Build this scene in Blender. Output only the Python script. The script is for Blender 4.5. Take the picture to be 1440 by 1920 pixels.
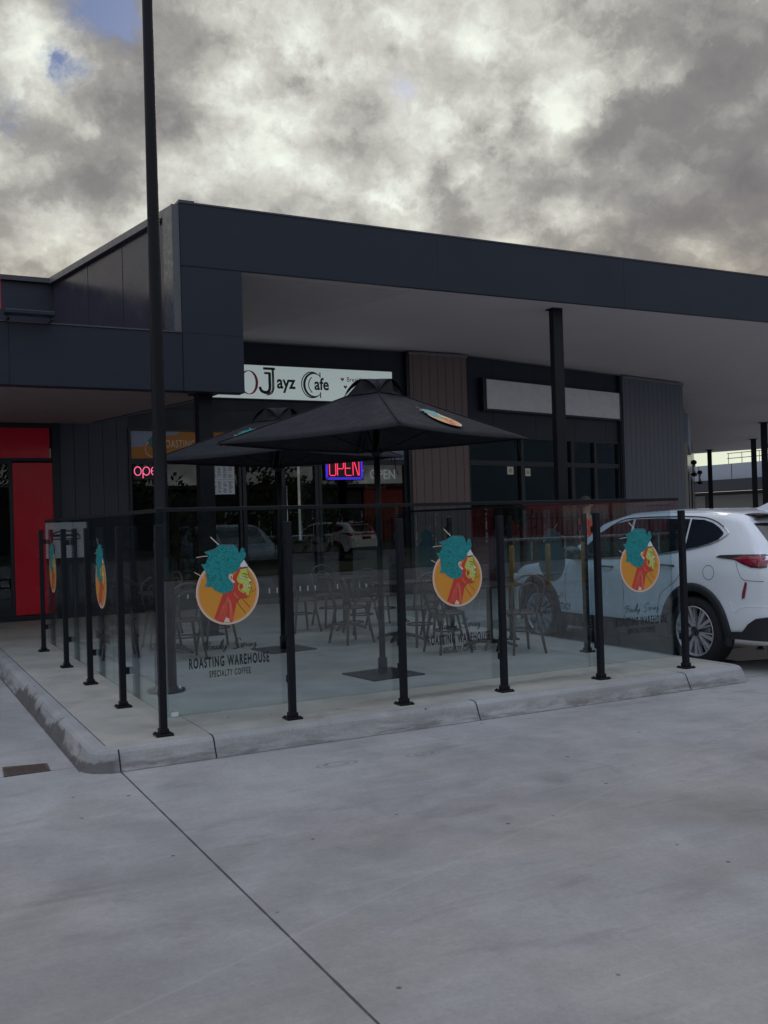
import bpy, bmesh, math, random
from mathutils import Vector, Matrix
import numpy as np
random.seed(7)
R_ = math.radians
for o in list(bpy.data.objects): bpy.data.objects.remove(o)
sc = bpy.context.scene
COL = sc.collection

# ------------------------------------------------------------------ camera
CAM = Vector((-1.7614, -6.9041, 1.48))
Fv = Vector((0.46087, 0.88742, 0.00947)); Rv = Vector((0.8872, -0.46044, -0.02968)); Uv = Vector((0.02198, -0.02208, 0.99951))
cd = bpy.data.cameras.new("camera"); cam = bpy.data.objects.new("camera", cd); COL.objects.link(cam)
cd.sensor_fit = 'VERTICAL'; cd.sensor_height = 36.0; cd.lens = 36.0 * 1820.77 / 1920.0
cd.clip_start = 0.05; cd.clip_end = 2000
cam.matrix_world = Matrix(((Rv.x, Uv.x, -Fv.x, CAM.x), (Rv.y, Uv.y, -Fv.y, CAM.y), (Rv.z, Uv.z, -Fv.z, CAM.z), (0, 0, 0, 1)))
sc.camera = cam
sc.render.resolution_x = 768; sc.render.resolution_y = 1024
sc.view_settings.view_transform = 'Standard'; sc.view_settings.look = 'None'
sc.view_settings.exposure = 0.12; sc.view_settings.gamma = 1.0
sc.render.engine = 'CYCLES'
sc.cycles.max_bounces = 8; sc.cycles.transparent_max_bounces = 16

# ------------------------------------------------------------------ sky and sun
SUN_EL, SUN_AZ = R_(24), math.atan2(0.86, 0.50)      # the bright break in the cloud above the shops
def sky_dir(px, py):
    d = Fv * 1820.77 + Rv * (px - 720) - Uv * (py - 960)
    return d.normalized()

class NT:
    def __init__(s, tree): s.t = tree; s.n = tree.nodes; s.l = tree.links
    def node(s, typ, **kw):
        n = s.n.new(typ)
        for k, v in kw.items():
            if k == 'inp':
                for kk, vv in v.items():
                    if hasattr(vv, 'is_linked') or isinstance(vv, bpy.types.NodeSocket): s.l.new(vv, n.inputs[kk])
                    else: n.inputs[kk].default_value = vv
            else: setattr(n, k, v)
        return n
    def math(s, op, a, b=0.0, clamp=False):
        n = s.node('ShaderNodeMath', operation=op, use_clamp=clamp, inp={0: a, 1: b}); return n.outputs[0]
    def vmath(s, op, a, b=(0, 0, 0), out=0):
        n = s.node('ShaderNodeVectorMath', operation=op, inp={0: a, 1: b}); return n.outputs[out]
    def maprange(s, v, a, b, c=0.0, d=1.0, smooth=False):
        n = s.node('ShaderNodeMapRange', inp={0: v, 1: a, 2: b, 3: c, 4: d})
        n.interpolation_type = 'SMOOTHSTEP' if smooth else 'LINEAR'
        return n.outputs[0]
    def mix(s, f, a, b, blend='MIX'):
        n = s.node('ShaderNodeMix', data_type='RGBA', blend_type=blend)
        for k, v in ((0, f), (6, a), (7, b)):
            if isinstance(v, bpy.types.NodeSocket): s.l.new(v, n.inputs[k])
            else: n.inputs[k].default_value = v if k == 0 else (tuple(v) + (1,))[:4]
        return n.outputs[2]
    def noise(s, vec, scale, detail=4.0, rough=0.55, dist=0.0, out=0, lac=2.0):
        n = s.node('ShaderNodeTexNoise', inp={'Vector': vec, 'Scale': scale, 'Detail': detail, 'Roughness': rough, 'Distortion': dist, 'Lacunarity': lac})
        return n.outputs[out]
    def ramp(s, f, stops):
        n = s.n.new('ShaderNodeValToRGB'); s.l.new(f, n.inputs[0]); e = n.color_ramp.elements
        while len(e) < len(stops): e.new(0.5)
        for i, (p, c) in enumerate(stops): e[i].position = p; e[i].color = tuple(c) + (1,)
        return n.outputs[0]

w = bpy.data.worlds.new("World"); sc.world = w; w.use_nodes = True
t = NT(w.node_tree)
for n in list(t.n): t.n.remove(n)
tc = t.node('ShaderNodeTexCoord').outputs['Generated']
# wispy displacement of the view direction so cloud masses get torn edges
w1 = t.noise(tc, 9.0, 5, 0.6, out=1); w2 = t.noise(tc, 30.0, 6, 0.65, out=1)
def scaled(v, k):
    n = t.node('ShaderNodeVectorMath', operation='SCALE', inp={0: v}); n.inputs[3].default_value = k; return n.outputs[0]
dd = t.vmath('ADD', tc, scaled(t.vmath('SUBTRACT', w1, (.5, .5, .5)), 0.10))
dd = t.vmath('ADD', dd, scaled(t.vmath('SUBTRACT', w2, (.5, .5, .5)), 0.045))
sep = t.node('ShaderNodeSeparateXYZ', inp={0: tc})
zz = t.math('ADD', t.math('MAXIMUM', sep.outputs[2], 0.0), 0.42)
pl = t.node('ShaderNodeCombineXYZ', inp={0: t.math('DIVIDE', sep.outputs[0], zz), 1: t.math('DIVIDE', sep.outputs[1], zz)}).outputs[0]
plw = t.vmath('ADD', pl, scaled(w2, .10))
n_big = t.noise(pl, 6.5, 6, 0.55, 0.3)
n_mid = t.noise(plw, 14.0, 9, 0.56, 0.15)
vor = t.node('ShaderNodeTexVoronoi', feature='SMOOTH_F1', inp={'Vector': t.vmath('ADD', pl, scaled(w1, .16)), 'Scale': 11.0, 'Smoothness': 0.6}).outputs['Distance']
n_puff = t.math('SUBTRACT', 1.0, vor)
def blob(px, py, r, amp, hard=0.0, vec=None):
    c = sky_dir(px, py); rad = r / 1820.0
    dist = t.vmath('DISTANCE', vec or dd, tuple(c), out=1)
    return t.maprange(dist, rad, rad * hard, 0.0, amp, smooth=True)
B = t.math('ADD', 0.535, 0.0)
for (px, py, r, a) in [(880, 130, 460, .27), (600, 60, 280, .13), (1000, 200, 260, .03), (760, 330, 150, .12), (500, 240, 190, .16), (60, 170, 190, .24), (60, 20, 170, .18), (430, 300, 120, .08),
                       (560, 310, 120, .14), (1130, 90, 180, .08), (930, 500, 300, .22), (300, 470, 330, .20), (700, 420, 160, .08), (1300, 520, 240, .08), (170, 240, 60, .20), (0, 500, 200, .14),
                       (120, 310, 170, -.12), (300, 190, 130, -.13), (250, 330, 150, -.08), (680, 280, 90, -.16), (545, 160, 70, -.10), (1410, 30, 230, -.12), (1440, 300, 330, -.04),
                       (885, 235, 45, -.24), (970, 245, 55, -.22), (600, 155, 46, -.26), (480, 160, 50, -.16), (930, 105, 50, -.14), (820, 320, 55, -.22), (740, 110, 35, -.12), (210, 400, 170, -.04)]:
    B = t.math('ADD', B, blob(px, py, r, a))
# the long edge of the dark cloud bank that rises to the right
e1, e2 = sky_dir(700, 395), sky_dir(1290, 120)
nrm = e1.cross(e2).normalized()
if nrm.dot(sky_dir(1200, 400)) < 0: nrm = -nrm
side = t.vmath('DOT_PRODUCT', dd, tuple(nrm), out=1)
bank = t.maprange(side, -0.004, 0.014, 0, 1, smooth=True)
lim = t.vmath('DISTANCE', dd, tuple(sky_dir(1230, 320)), out=1)
bank = t.math('MULTIPLY', bank, t.maprange(lim, 0.36, 0.18, 0, 1, smooth=True))
B = t.math('SUBTRACT', B, t.math('MULTIPLY', bank, 0.21))
B = t.math('ADD', B, t.math('MULTIPLY', t.math('SUBTRACT', n_big, 0.5), 0.80))
B = t.math('ADD', B, t.math('MULTIPLY', t.math('SUBTRACT', n_mid, 0.5), 0.72))
B = t.math('ADD', B, t.math('MULTIPLY', t.math('SUBTRACT', n_puff, 0.55), 0.45))
cloud = t.ramp(B, [(0.0, (.17, .165, .17)), (0.30, (.225, .218, .215)), (0.52, (.335, .325, .305)), (0.76, (.58, .58, .53)), (1.05, (.84, .88, .79))])
# warm light low over the roofs
lowm = t.maprange(sep.outputs[2], 0.32, 0.14, 0, 0.95, smooth=True)
cloud = t.mix(lowm, cloud, t.mix(1.0, cloud, (1.12, 1.0, 0.86), 'MULTIPLY'))
glow = t.maprange(t.vmath('DISTANCE', tc, tuple(sky_dir(1400, 850)), out=1), 0.155, 0.02, 0, 0.8, smooth=True)
cloud = t.mix(glow, cloud, (.86, .92, .72))
sky = t.node('ShaderNodeTexSky', sky_type='NISHITA', sun_disc=False, sun_elevation=SUN_EL, sun_rotation=math.pi / 2 - SUN_AZ)
nish = t.mix(1.0, sky.outputs[0], (.055, .062, .085), 'MULTIPLY')
gap = t.math('ADD', blob(205, 8, 95, 2.4), blob(118, 128, 50, 1.3))
gap = t.math('ADD', gap, blob(772, 188, 45, 1.0)); gap = t.math('ADD', gap, blob(12, 215, 40, .5))
gap = t.math('MULTIPLY', gap, t.maprange(n_mid, 0.36, 0.58, 1, 0.25), clamp=True)
full = t.mix(gap, cloud, t.mix(0.65, nish, (.055, .10, .21)))
# unseen sky behind the camera, brightened and blued to light the ground
back = t.maprange(t.vmath('DOT_PRODUCT', tc, tuple(Vector((Fv.x, Fv.y, 0)).normalized()), out=1), 0.5, -0.5, 0, 1, smooth=True)
full = t.mix(back, full, t.mix(1.0, full, (1.10, 1.26, 1.50), 'MULTIPLY'))
top = t.maprange(sep.outputs[2], 0.50, 0.80, 0, 1, smooth=True)
full = t.mix(top, full, t.mix(1.0, full, (1.95, 2.02, 2.25), 'MULTIPLY'))  # unseen overhead sky boosted to brighten the ground
bg = t.node('ShaderNodeBackground', inp={0: full, 1: 1.0})
wo = t.node('ShaderNodeOutputWorld'); t.l.new(bg.outputs[0], wo.inputs[0])

ld = bpy.data.lights.new("sun", 'SUN'); ld.energy = 0.6; ld.angle = R_(28); ld.color = (1.0, .94, .84)
sun = bpy.data.objects.new("sun", ld); COL.objects.link(sun)
sdir = Vector((math.cos(SUN_AZ) * math.cos(SUN_EL), math.sin(SUN_AZ) * math.cos(SUN_EL), math.sin(SUN_EL)))
sun.rotation_euler = sdir.to_track_quat('Z', 'Y').to_euler()
sun.location = (0, 0, 30)

# ------------------------------------------------------------------ materials
MATS = {}
def newmat(name):
    m = bpy.data.materials.new(name); m.use_nodes = True
    T = NT(m.node_tree)
    for n in list(T.n): T.n.remove(n)
    out = T.node('ShaderNodeOutputMaterial')
    MATS[name] = m
    return m, T, out
def pbr(name, col, rough=0.5, metal=0.0, var=0.12, scale=6.0, bump=0.0, bscale=40.0, spec=0.5, coat=0.0, emis=None, estr=0.0, roughvar=0.1):
    m, T, out = newmat(name)
    c = T.node('ShaderNodeTexCoord').outputs['Object']
    n = T.noise(c, scale, 5, 0.6)
    colr = T.mix(n, tuple(x * (1 - var) for x in col), tuple(min(1, x * (1 + var)) for x in col))
    b = T.node('ShaderNodeBsdfPrincipled')
    T.l.new(colr, b.inputs['Base Color'])
    T.l.new(T.maprange(T.noise(c, scale * 2.3, 3), .3, .7, max(0.02, rough - roughvar), min(1, rough + roughvar)), b.inputs['Roughness'])
    b.inputs['Metallic'].default_value = metal; b.inputs['Specular IOR Level'].default_value = spec
    b.inputs['Coat Weight'].default_value = coat; b.inputs['Coat Roughness'].default_value = 0.04
    if emis: b.inputs['Emission Color'].default_value = tuple(emis) + (1,); b.inputs['Emission Strength'].default_value = estr
    if bump:
        bn = T.node('ShaderNodeBump', inp={'Strength': bump, 'Distance': 0.01, 'Height': T.noise(c, bscale, 4)})
        T.l.new(bn.outputs[0], b.inputs['Normal'])
    T.l.new(b.outputs[0], out.inputs[0])
    return m
def glassmat(name, tint, ior=1.5, rough=0.0, extra=0.0):
    m, T, out = newmat(name)
    bf = T.node('ShaderNodeNewGeometry').outputs['Backfacing']
    fr = T.node('ShaderNodeFresnel', inp={'IOR': T.maprange(bf, 0, 1, ior, 1.0 / ior)}).outputs[0]
    c = T.node('ShaderNodeTexCoord').outputs['Object']
    smear = T.maprange(T.noise(c, 3.0, 4), .45, .8, 0, 0.02)
    tr = T.node('ShaderNodeBsdfTransparent', inp={0: tuple(tint) + (1,)})
    gl = T.node('ShaderNodeBsdfGlossy', inp={0: (1, 1, 1, 1), 'Roughness': rough})
    mx = T.node('ShaderNodeMixShader', inp={0: T.math('ADD', fr, T.math('ADD', smear, extra)), 1: tr.outputs[0], 2: gl.outputs[0]})
    T.l.new(mx.outputs[0], out.inputs[0])
    return m
def concrete(name, base, joints=(), stain=0.5, streak=0.0, kerb=False, road=False):
    m, T, out = newmat(name)
    g = T.node('ShaderNodeNewGeometry').outputs['Position']
    big = T.noise(g, 0.55, 5, 0.6, 0.6); med = T.noise(g, 2.6, 6, 0.62, 0.4); fine = T.noise(g, 46.0, 5, 0.7); grit = T.noise(g, 260.0, 2, 0.6)
    v = T.math('ADD', T.math('MULTIPLY', big, 0.55), T.math('MULTIPLY', med, 0.45))
    lo = tuple(x * 0.80 for x in base); hi = tuple(min(1, x * 1.17) for x in base)
    col = T.mix(T.maprange(v, 0.33, 0.67, 0, 1, smooth=True), lo, hi)
    col = T.mix(T.maprange(T.noise(g, 0.9, 3, 0.5, out=0), .45, .62, 0, .5, smooth=True), col, T.mix(1.0, col, (1.04, .99, .93), 'MULTIPLY'))
    col = T.mix(1.0, col, T.ramp(fine, [(0.25, (.86, .86, .86)), (0.75, (1.08, 1.08, 1.08))]), 'MULTIPLY')
    col = T.mix(1.0, col, T.ramp(grit, [(0.3, (.93, .93, .93)), (0.7, (1.05, 1.05, 1.05))]), 'MULTIPLY')
    # small dark pits and crumbs
    vo = T.node('ShaderNodeTexVoronoi', feature='F1', inp={'Vector': g, 'Scale': 3.2, 'Randomness': 1.0})
    pit = T.maprange(vo.outputs['Distance'], 0.05, 0.03, 0, 0.75)
    col = T.mix(pit, col, (.03, .03, .03))
    if stain:
        s1 = T.noise(g, 1.25, 7, 0.68, 1.2)
        col = T.mix(T.maprange(s1, 0.56, 0.74, 0, stain, smooth=True), col, T.mix(1.0, col, (.55, .52, .52), 'MULTIPLY'))
    if name.startswith('slab'):
        for (cx, cy, rx, ry, a_) in ((2.6, .25, 1.1, .16, .55), (3.6, .30, .7, .12, .4), (.15, .35, .35, .2, .3), (1.2, -.05, .6, .1, .25)):
            dv = T.vmath('MULTIPLY', T.vmath('SUBTRACT', g, (cx, cy, 0)), (1 / rx, 1 / ry, 1))
            dv = T.vmath('ADD', dv, T.node('ShaderNodeVectorMath', operation='SCALE', inp={0: T.vmath('SUBTRACT', T.noise(g, 5, 6, .65, out=1), (.5, .5, .5)), 3: 1.9}).outputs[0])
            col = T.mix(T.maprange(T.vmath('LENGTH', dv, out=1), 1.0, .2, 0, a_, smooth=True), col, (.15, .125, .105))
    if road:
        # paler strip along the kerb: less tyre grime plus lens vignetting painted into the colour
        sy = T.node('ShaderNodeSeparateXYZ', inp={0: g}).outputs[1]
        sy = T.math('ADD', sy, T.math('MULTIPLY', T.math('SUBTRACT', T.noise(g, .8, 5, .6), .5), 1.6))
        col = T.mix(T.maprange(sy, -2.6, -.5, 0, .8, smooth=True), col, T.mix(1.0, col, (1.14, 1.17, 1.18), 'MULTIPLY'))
        # fine scratches and grit
        for rot_, sc_, am_ in ((20, 60, .30), (75, 75, .22)):
            mp_ = T.node('ShaderNodeMapping', inp={'Vector': g, 'Rotation': (0, 0, R_(rot_)), 'Scale': (1.2, sc_, 1)})
            col = T.mix(T.maprange(T.noise(mp_.outputs[0], 1.0, 3, .6), .60, .72, 0, am_), col, T.mix(1.0, col, (1.22, 1.22, 1.22), 'MULTIPLY'))
        # tyre scuffs: stretched noise, strongest where cars swing past the kerb
        def scuff(rot, sx, sy, lo_, hi_, amt, col):
            mp = T.node('ShaderNodeMapping', inp={'Vector': g, 'Rotation': (0, 0, R_(rot)), 'Scale': (sx, sy, 1)})
            sn = T.noise(mp.outputs[0], 1.0, 4, 0.55, 0.5)
            return T.mix(T.maprange(sn, lo_, hi_, 0, amt, smooth=True), col, T.mix(1.0, col, (.60, .58, .60), 'MULTIPLY'))
        col = scuff(14, 1.6, 5.0, .57, .72, .34, col)
        col = scuff(-8, 1.3, 6.0, .62, .76, .30, col)
        mp = T.node('ShaderNodeMapping', inp={'Vector': g, 'Rotation': (0, 0, R_(62)), 'Scale': (0.35, 14.0, 1)})
        sn = T.noise(mp.outputs[0], 1.0, 5, 0.6, 0.2)
        col = T.mix(T.maprange(sn, .5, .75, 0, .35), col, T.mix(1.0, col, (1.25, 1.24, 1.22), 'MULTIPLY'))
        # one curled tyre scuff
        for (cx, cy, r0) in ((0.92, -0.94, .11), (1.55, -1.02, .10)):
            dv = T.vmath('SUBTRACT', g, (cx, cy, -0.14)); dv = T.vmath('MULTIPLY', dv, (0.62, 1.25, 1))
            ds = T.vmath('ADD', dv, T.node('ShaderNodeVectorMath', operation='SCALE', inp={0: T.vmath('SUBTRACT', T.noise(g, 6, 3, out=1), (.5, .5, .5)), 3: 0.06}).outputs[0])
            ln = T.vmath('LENGTH', ds, out=1)
            ring = T.math('SINE', T.math('MULTIPLY', ln, 170.0))
            msk = T.math('MULTIPLY', T.maprange(ring, -.2, .6, 0.15, 1), T.maprange(ln, r0, r0 * .7, 0, .38, smooth=True))
            col = T.mix(msk, col, (.05, .05, .055))
        # oily patches
        for (cx, cy, r0, a) in ((2.3, -3.1, .55, .30), (0.9, -3.3, .5, .14), (1.9, -2.0, .2, .28), (3.4, -2.4, .35, .2), (1.2, -2.55, .1, .25)):
            ds = T.vmath('ADD', T.vmath('SUBTRACT', g, (cx, cy, -0.14)), T.node('ShaderNodeVectorMath', operation='SCALE', inp={0: T.vmath('SUBTRACT', T.noise(g, 3, 5, out=1), (.5, .5, .5)), 3: r0 * 1.4}).outputs[0])
            col = T.mix(T.maprange(T.vmath('LENGTH', ds, out=1), r0, 0, 0, a, smooth=True), col, (.07, .068, .05))
    sp = T.node('ShaderNodeSeparateXYZ', inp={0: g})
    bumpdepth = None
    for (nx, ny, c0, half, x0, x1, y0, y1, dark) in joints:
        d = T.math('ADD', T.math('MULTIPLY', sp.outputs[0], nx), T.math('MULTIPLY', sp.outputs[1], ny))
        d = T.math('ABSOLUTE', T.math('SUBTRACT', d, c0))
        wob = T.math('MULTIPLY', T.math('SUBTRACT', T.noise(g, 9, 3), .5), half * .9)
        k = T.maprange(T.math('ADD', d, wob), half * 1.3, half * .6, 0, 1)
        for s_, val, lt in ((0, x0, 1), (0, x1, 0), (1, y0, 1), (1, y1, 0)):
            if val is not None:
                k = T.math('MULTIPLY', k, T.math('GREATER_THAN' if lt else 'LESS_THAN', sp.outputs[s_], val))
        tgt = (.035, .035, .04) if dark > 0 else (.42, .42, .42)
        col = T.mix(T.math('MULTIPLY', k, abs(dark)), col, tgt)
        if dark > .5: bumpdepth = k if bumpdepth is None else T.math('MAXIMUM', bumpdepth, k)
    if kerb:
        # rubbed-off black and dirt along the face, worst on the driveway side
        dn = T.noise(T.vmath('MULTIPLY', g, (1.6, 1.6, 9)), 1.6, 7, 0.7, 0.4)
        low = T.maprange(sp.outputs[2], -0.02, -0.11, 0, 1)
        col = T.mix(T.math('MULTIPLY', T.maprange(dn, .38, .62, 0, .7, smooth=True), low), col, (.10, .092, .088))
        lef = T.math('MULTIPLY', T.maprange(sp.outputs[0], -.33, -.42, 0, 1), T.math('LESS_THAN', sp.outputs[1], 3.4))
        tear = T.math('ADD', T.noise(T.vmath('MULTIPLY', g, (3, 3.3, 5)), 1.0, 4, .55), T.math('MULTIPLY', T.math('ADD', sp.outputs[2], .14), -2.6))
        col = T.mix(T.math('MULTIPLY', lef, T.maprange(tear, .28, .35, 0, .82)), col, (.085, .08, .082))
    bs = T.node('ShaderNodeBsdfPrincipled'); T.l.new(col, bs.inputs['Base Color'])
    T.l.new(T.maprange(med, .3, .7, .62, .88), bs.inputs['Roughness']); bs.inputs['Specular IOR Level'].default_value = 0.35
    h = T.math('ADD', T.math('MULTIPLY', fine, .6), T.math('MULTIPLY', grit, .4))
    if bumpdepth is not None: h = T.math('SUBTRACT', h, T.math('MULTIPLY', bumpdepth, 2.5))
    bn = T.node('ShaderNodeBump', inp={'Strength': .35, 'Distance': 0.004, 'Height': h}); T.l.new(bn.outputs[0], bs.inputs['Normal'])
    T.l.new(bs.outputs[0], out.inputs[0])
    return m

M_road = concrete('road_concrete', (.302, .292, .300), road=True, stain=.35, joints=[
    (1, 0, -0.37, .0058, None, None, None, -0.29, .92), (0, 1, 0.0, .006, None, -0.60, None, None, .6), (0, 1, -.316, .0075, -.45, 5.45, None, None, .75), (1, 0, -.605, .0075, None, None, -.15, 6.4, .75),
    (0.38, -1, 3.18, .010, None, None, None, -1.5, -.16), (0, 1, -0.12, .006, 5.62, None, None, None, .7), (1, 0.42, 4.80, .006, None, None, None, -.33, .45)])
M_slab = concrete('slab_concrete', (.41, .395, .365), stain=.55, joints=[
    (1, 0, 0.30, .004, None, None, None, .9, .6), (1, 0, 4.78, .005, None, None, None, None, .7), (0, 1, 0.66, .004, 0.30, None, None, None, .55),
    (1, 0, 2.6, .004, None, None, 2.6, None, .4), (1, 0, -.428, .006, None, None, -.1, None, .75), (0, 1, -.138, .005, -.3, 5.3, None, None, .35), (0, 1, 3.4, .004, None, None, None, None, .4), (0, 1, 6.55, .005, None, None, None, None, .6), (1, 0, 8.4, .004, None, None, 5, None, .4)])
M_kerb = concrete('kerb_concrete', (.36, .36, .37), kerb=True, stain=.35)
M_navy = pbr('navy_cladding_panel', (.022, .028, .048), .42, var=.10, scale=1.2, spec=.35)
M_fasc = pbr('fascia_panel', (.018, .0255, .043), .42, var=.06, scale=.8, spec=.28)
M_joint = pbr('panel_joint', (.008, .009, .014), .8)
M_wallp = pbr('upper_wall_panel', (.050, .047, .068), .22, var=.08, scale=.9, spec=.5)
M_flash = pbr('metal_flashing', (.20, .20, .21), .4, .3)
M_soff = None
M_frame = pbr('window_frame_powdercoat', (.013, .017, .028), .40, var=.08)
M_black = pbr('black_powdercoat', (.006, .0075, .013), .45, var=.2, scale=9, spec=.28)
M_pole = pbr('pole_paint', (.005, .006, .010), .40, var=.2, scale=4, spec=.22)
M_glass = glassmat('balustrade_glass', (.835, .90, .92), 1.5, extra=.010)
M_pane = glassmat('shop_window_glass', (.52, .58, .62), 1.5, extra=.015)
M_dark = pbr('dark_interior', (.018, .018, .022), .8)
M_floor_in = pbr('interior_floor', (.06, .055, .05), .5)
M_red = pbr('red_panel', (.60, .012, .035), .22, var=.12, scale=.7, spec=.5)
M_fabric = pbr('umbrella_fabric', (.024, .024, .032), .85, var=.12, scale=5, bump=.4, bscale=500, spec=.2)
M_chair = pbr('chair_metal', (.085, .064, .055), .42, var=.3, scale=12)
M_table = pbr('table_top_laminate', (.035, .030, .028), .35, var=.25, scale=8)
M_steel = pbr('floor_plate_steel', (.030, .032, .040), .5, .2, var=.3, scale=10)
M_white = pbr('white_board', (.72, .80, .80), .35, var=.04, spec=.4)
M_litsign = pbr('backlit_sign_face', (.72, .82, .82), .3, var=.03, scale=3, emis=(.70, .84, .84), estr=.27)
M_offw = pbr('unlit_lightbox_acrylic', (.70, .71, .76), .30, var=.05, scale=2)
M_ink = pbr('black_ink', (.012, .014, .02), .5)
M_redink = pbr('red_ink', (.50, .06, .09), .5)
M_paper = pbr('paper', (.74, .80, .88), .7, var=.06, scale=20)
M_print = pbr('grey_print', (.20, .22, .26), .8)
M_yel = pbr('notice_paper', (.75, .78, .60), .7)
M_orange = pbr('orange_vinyl', (.72, .30, .035), .42, var=.05)
M_orange_dk = pbr('orange_banner', (.52, .20, .03), .5, var=.06)
M_cream = pbr('cream_vinyl', (.78, .62, .52), .45, var=.03)
M_rust = pbr('brick_red_vinyl', (.62, .055, .035), .45, var=.10, scale=30)
M_rust2 = pbr('pale_red_line_vinyl', (.80, .22, .15), .45)
M_lime = pbr('yellow_green_vinyl', (.56, .60, .08), .45, var=.12, scale=40)
M_pink = pbr('pale_highlight_vinyl', (.75, .78, .78), .45)
M_deep = pbr('dark_teal_line_vinyl', (.0, .10, .13), .45)
M_grnban = pbr('green_banner', (.02, .22, .18), .5)
M_bluegrey = pbr('blue_grey_banner', (.30, .36, .52), .5)
M_yellowpost = pbr('yellow_post_paint', (.85, .60, .16), .4)
M_metalp = pbr('galvanised', (.55, .57, .58), .3, .6)
M_conc = pbr('plain_concrete', (.3, .3, .3), .8)
M_orgshirt = pbr('orange_workwear', (.95, .12, .04), .8, var=.08)
M_skin = pbr('skin', (.38, .22, .15), .6); M_hair = pbr('hair', (.02, .015, .012), .7)
M_trous = pbr('navy_trousers', (.02, .024, .04), .85)
M_paint = pbr('white_car_paint', (.80, .825, .90), .22, var=.02, spec=.6, coat=.8, roughvar=.04)
M_cglass = pbr('tinted_car_glass', (.012, .016, .024), .06, var=.1, spec=.8, coat=.6, roughvar=.02)
M_trim = pbr('black_car_trim', (.014, .016, .022), .5, var=.2, scale=14)
M_gloss = pbr('gloss_black_trim', (.012, .013, .018), .12, spec=.7, coat=.4, roughvar=.03)
M_tyre = pbr('tyre_rubber', (.014, .014, .018), .8, var=.2, scale=20)
M_rim = pbr('machined_alloy', (.52, .51, .55), .3, .45, var=.08)
M_chrome = pbr('chrome', (.75, .77, .8), .1, 1.0)
M_tail = pbr('tail_lamp_red', (.24, .006, .028), .10, spec=.8, coat=1, roughvar=.02)
M_tail2 = pbr('tail_lamp_bright', (.50, .03, .07), .10, spec=.8, coat=1, roughvar=.02)
M_gap = pbr('shut_line', (.02, .02, .025), .8)
M_neonred = pbr('neon_red', (.3, .0, .03), .4, emis=(1.0, .045, .12), estr=1.15)
M_neonblue = pbr('neon_blue', (.02, .02, .3), .4, emis=(.07, .04, 1.0), estr=.65)
M_neonpink = pbr('neon_pink', (.3, .05, .1), .4, emis=(1.0, .15, .32), estr=.95)
M_neonback = pbr('neon_backing', (.012, .010, .022), .3)
M_beige = pbr('beige_pilaster', (.42, .41, .38), .6)
M_farw = pbr('far_parapet', (.36, .41, .48), .6, var=.04)
M_fardk = pbr('far_dark_band', (.035, .035, .055), .6)
M_fargrey = pbr('far_roller_door', (.19, .19, .19), .7)
M_farbrown = pbr('far_brown_wall', (.06, .045, .055), .7)
M_redbld = pbr('red_shed_cladding', (.42, .06, .045), .6, var=.15, scale=2)
M_grass = pbr('verge_grass', (.05, .065, .03), .95, var=.35, scale=3, bump=.6, bscale=60)
M_bark = pbr('bark', (.08, .06, .045), .9, var=.3, scale=10)
M_grate = pbr('rusty_drain_grate', (.085, .06, .055), .8, var=.35, scale=30)

def teal():
    m, T, out = newmat('teal_leaf_vinyl')
    c = T.node('ShaderNodeTexCoord').outputs['Object']
    vo = T.node('ShaderNodeTexVoronoi', feature='DISTANCE_TO_EDGE', inp={'Vector': T.vmath('MULTIPLY', c, (1, 1, 1.5)), 'Scale': 62.0})
    k = T.maprange(vo.outputs['Distance'], .03, .10, 0, 1)
    col = T.mix(k, (.0, .10, .12), T.mix(T.noise(c, 25, 3), (.0, .26, .28), (.02, .40, .40)))
    b = T.node('ShaderNodeBsdfPrincipled', inp={'Roughness': .45}); T.l.new(col, b.inputs['Base Color']); T.l.new(b.outputs[0], out.inputs[0]); return m
M_teal = teal()
def grooved(name, col, axis, pitch, width=.012, rough=.5, perf=False):
    """vertical-groove wall cladding, or finely perforated soffit board"""
    m, T, out = newmat(name)
    g = T.node('ShaderNodeNewGeometry').outputs['Position']
    n = T.noise(g, 2.0, 5, .6); streak = T.noise(T.vmath('MULTIPLY', g, (9, 9, .5)), 1.0, 3)
    c = T.mix(n, tuple(x * .88 for x in col), tuple(x * 1.12 for x in col))
    c = T.mix(T.maprange(streak, .4, .7, 0, .3), c, tuple(x * .78 for x in col))
    d = T.vmath('DOT_PRODUCT', g, tuple(axis), out=1)
    fr = T.math('FRACT', T.math('DIVIDE', d, pitch))
    k = T.math('LESS_THAN', fr, width / pitch)
    if perf:
        ax2 = (-axis[1], axis[0], 0)
        f2 = T.math('FRACT', T.math('DIVIDE', T.vmath('DOT_PRODUCT', g, ax2, out=1), pitch))
        a = T.math('SUBTRACT', fr, .5); b_ = T.math('SUBTRACT', f2, .5)
        r = T.math('SQRT', T.math('ADD', T.math('MULTIPLY', a, a), T.math('MULTIPLY', b_, b_)))
        k = T.math('LESS_THAN', r, .17)
    c = T.mix(k, c, tuple(x * (.62 if perf else .25) for x in col))
    b = T.node('ShaderNodeBsdfPrincipled', inp={'Roughness': rough}); b.inputs['Specular IOR Level'].default_value = .3
    T.l.new(c, b.inputs['Base Color'])
    bn = T.node('ShaderNodeBump', inp={'Strength': .6, 'Distance': .008, 'Height': T.math('SUBTRACT', 1.0, k)}); T.l.new(bn.outputs[0], b.inputs['Normal'])
    T.l.new(b.outputs[0], out.inputs[0]); return m
SD = (math.cos(R_(13.855)), math.sin(R_(13.855)), 0)
M_brown = grooved('brown_groove_cladding', (.19, .14, .14), (1, 0, 0), .19)
M_siding = grooved('charcoal_groove_cladding', (.065, .075, .10), (1, 0, 0), .24)
M_siding2 = grooved('grey_groove_cladding', (.13, .145, .18), SD, .20)
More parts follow.
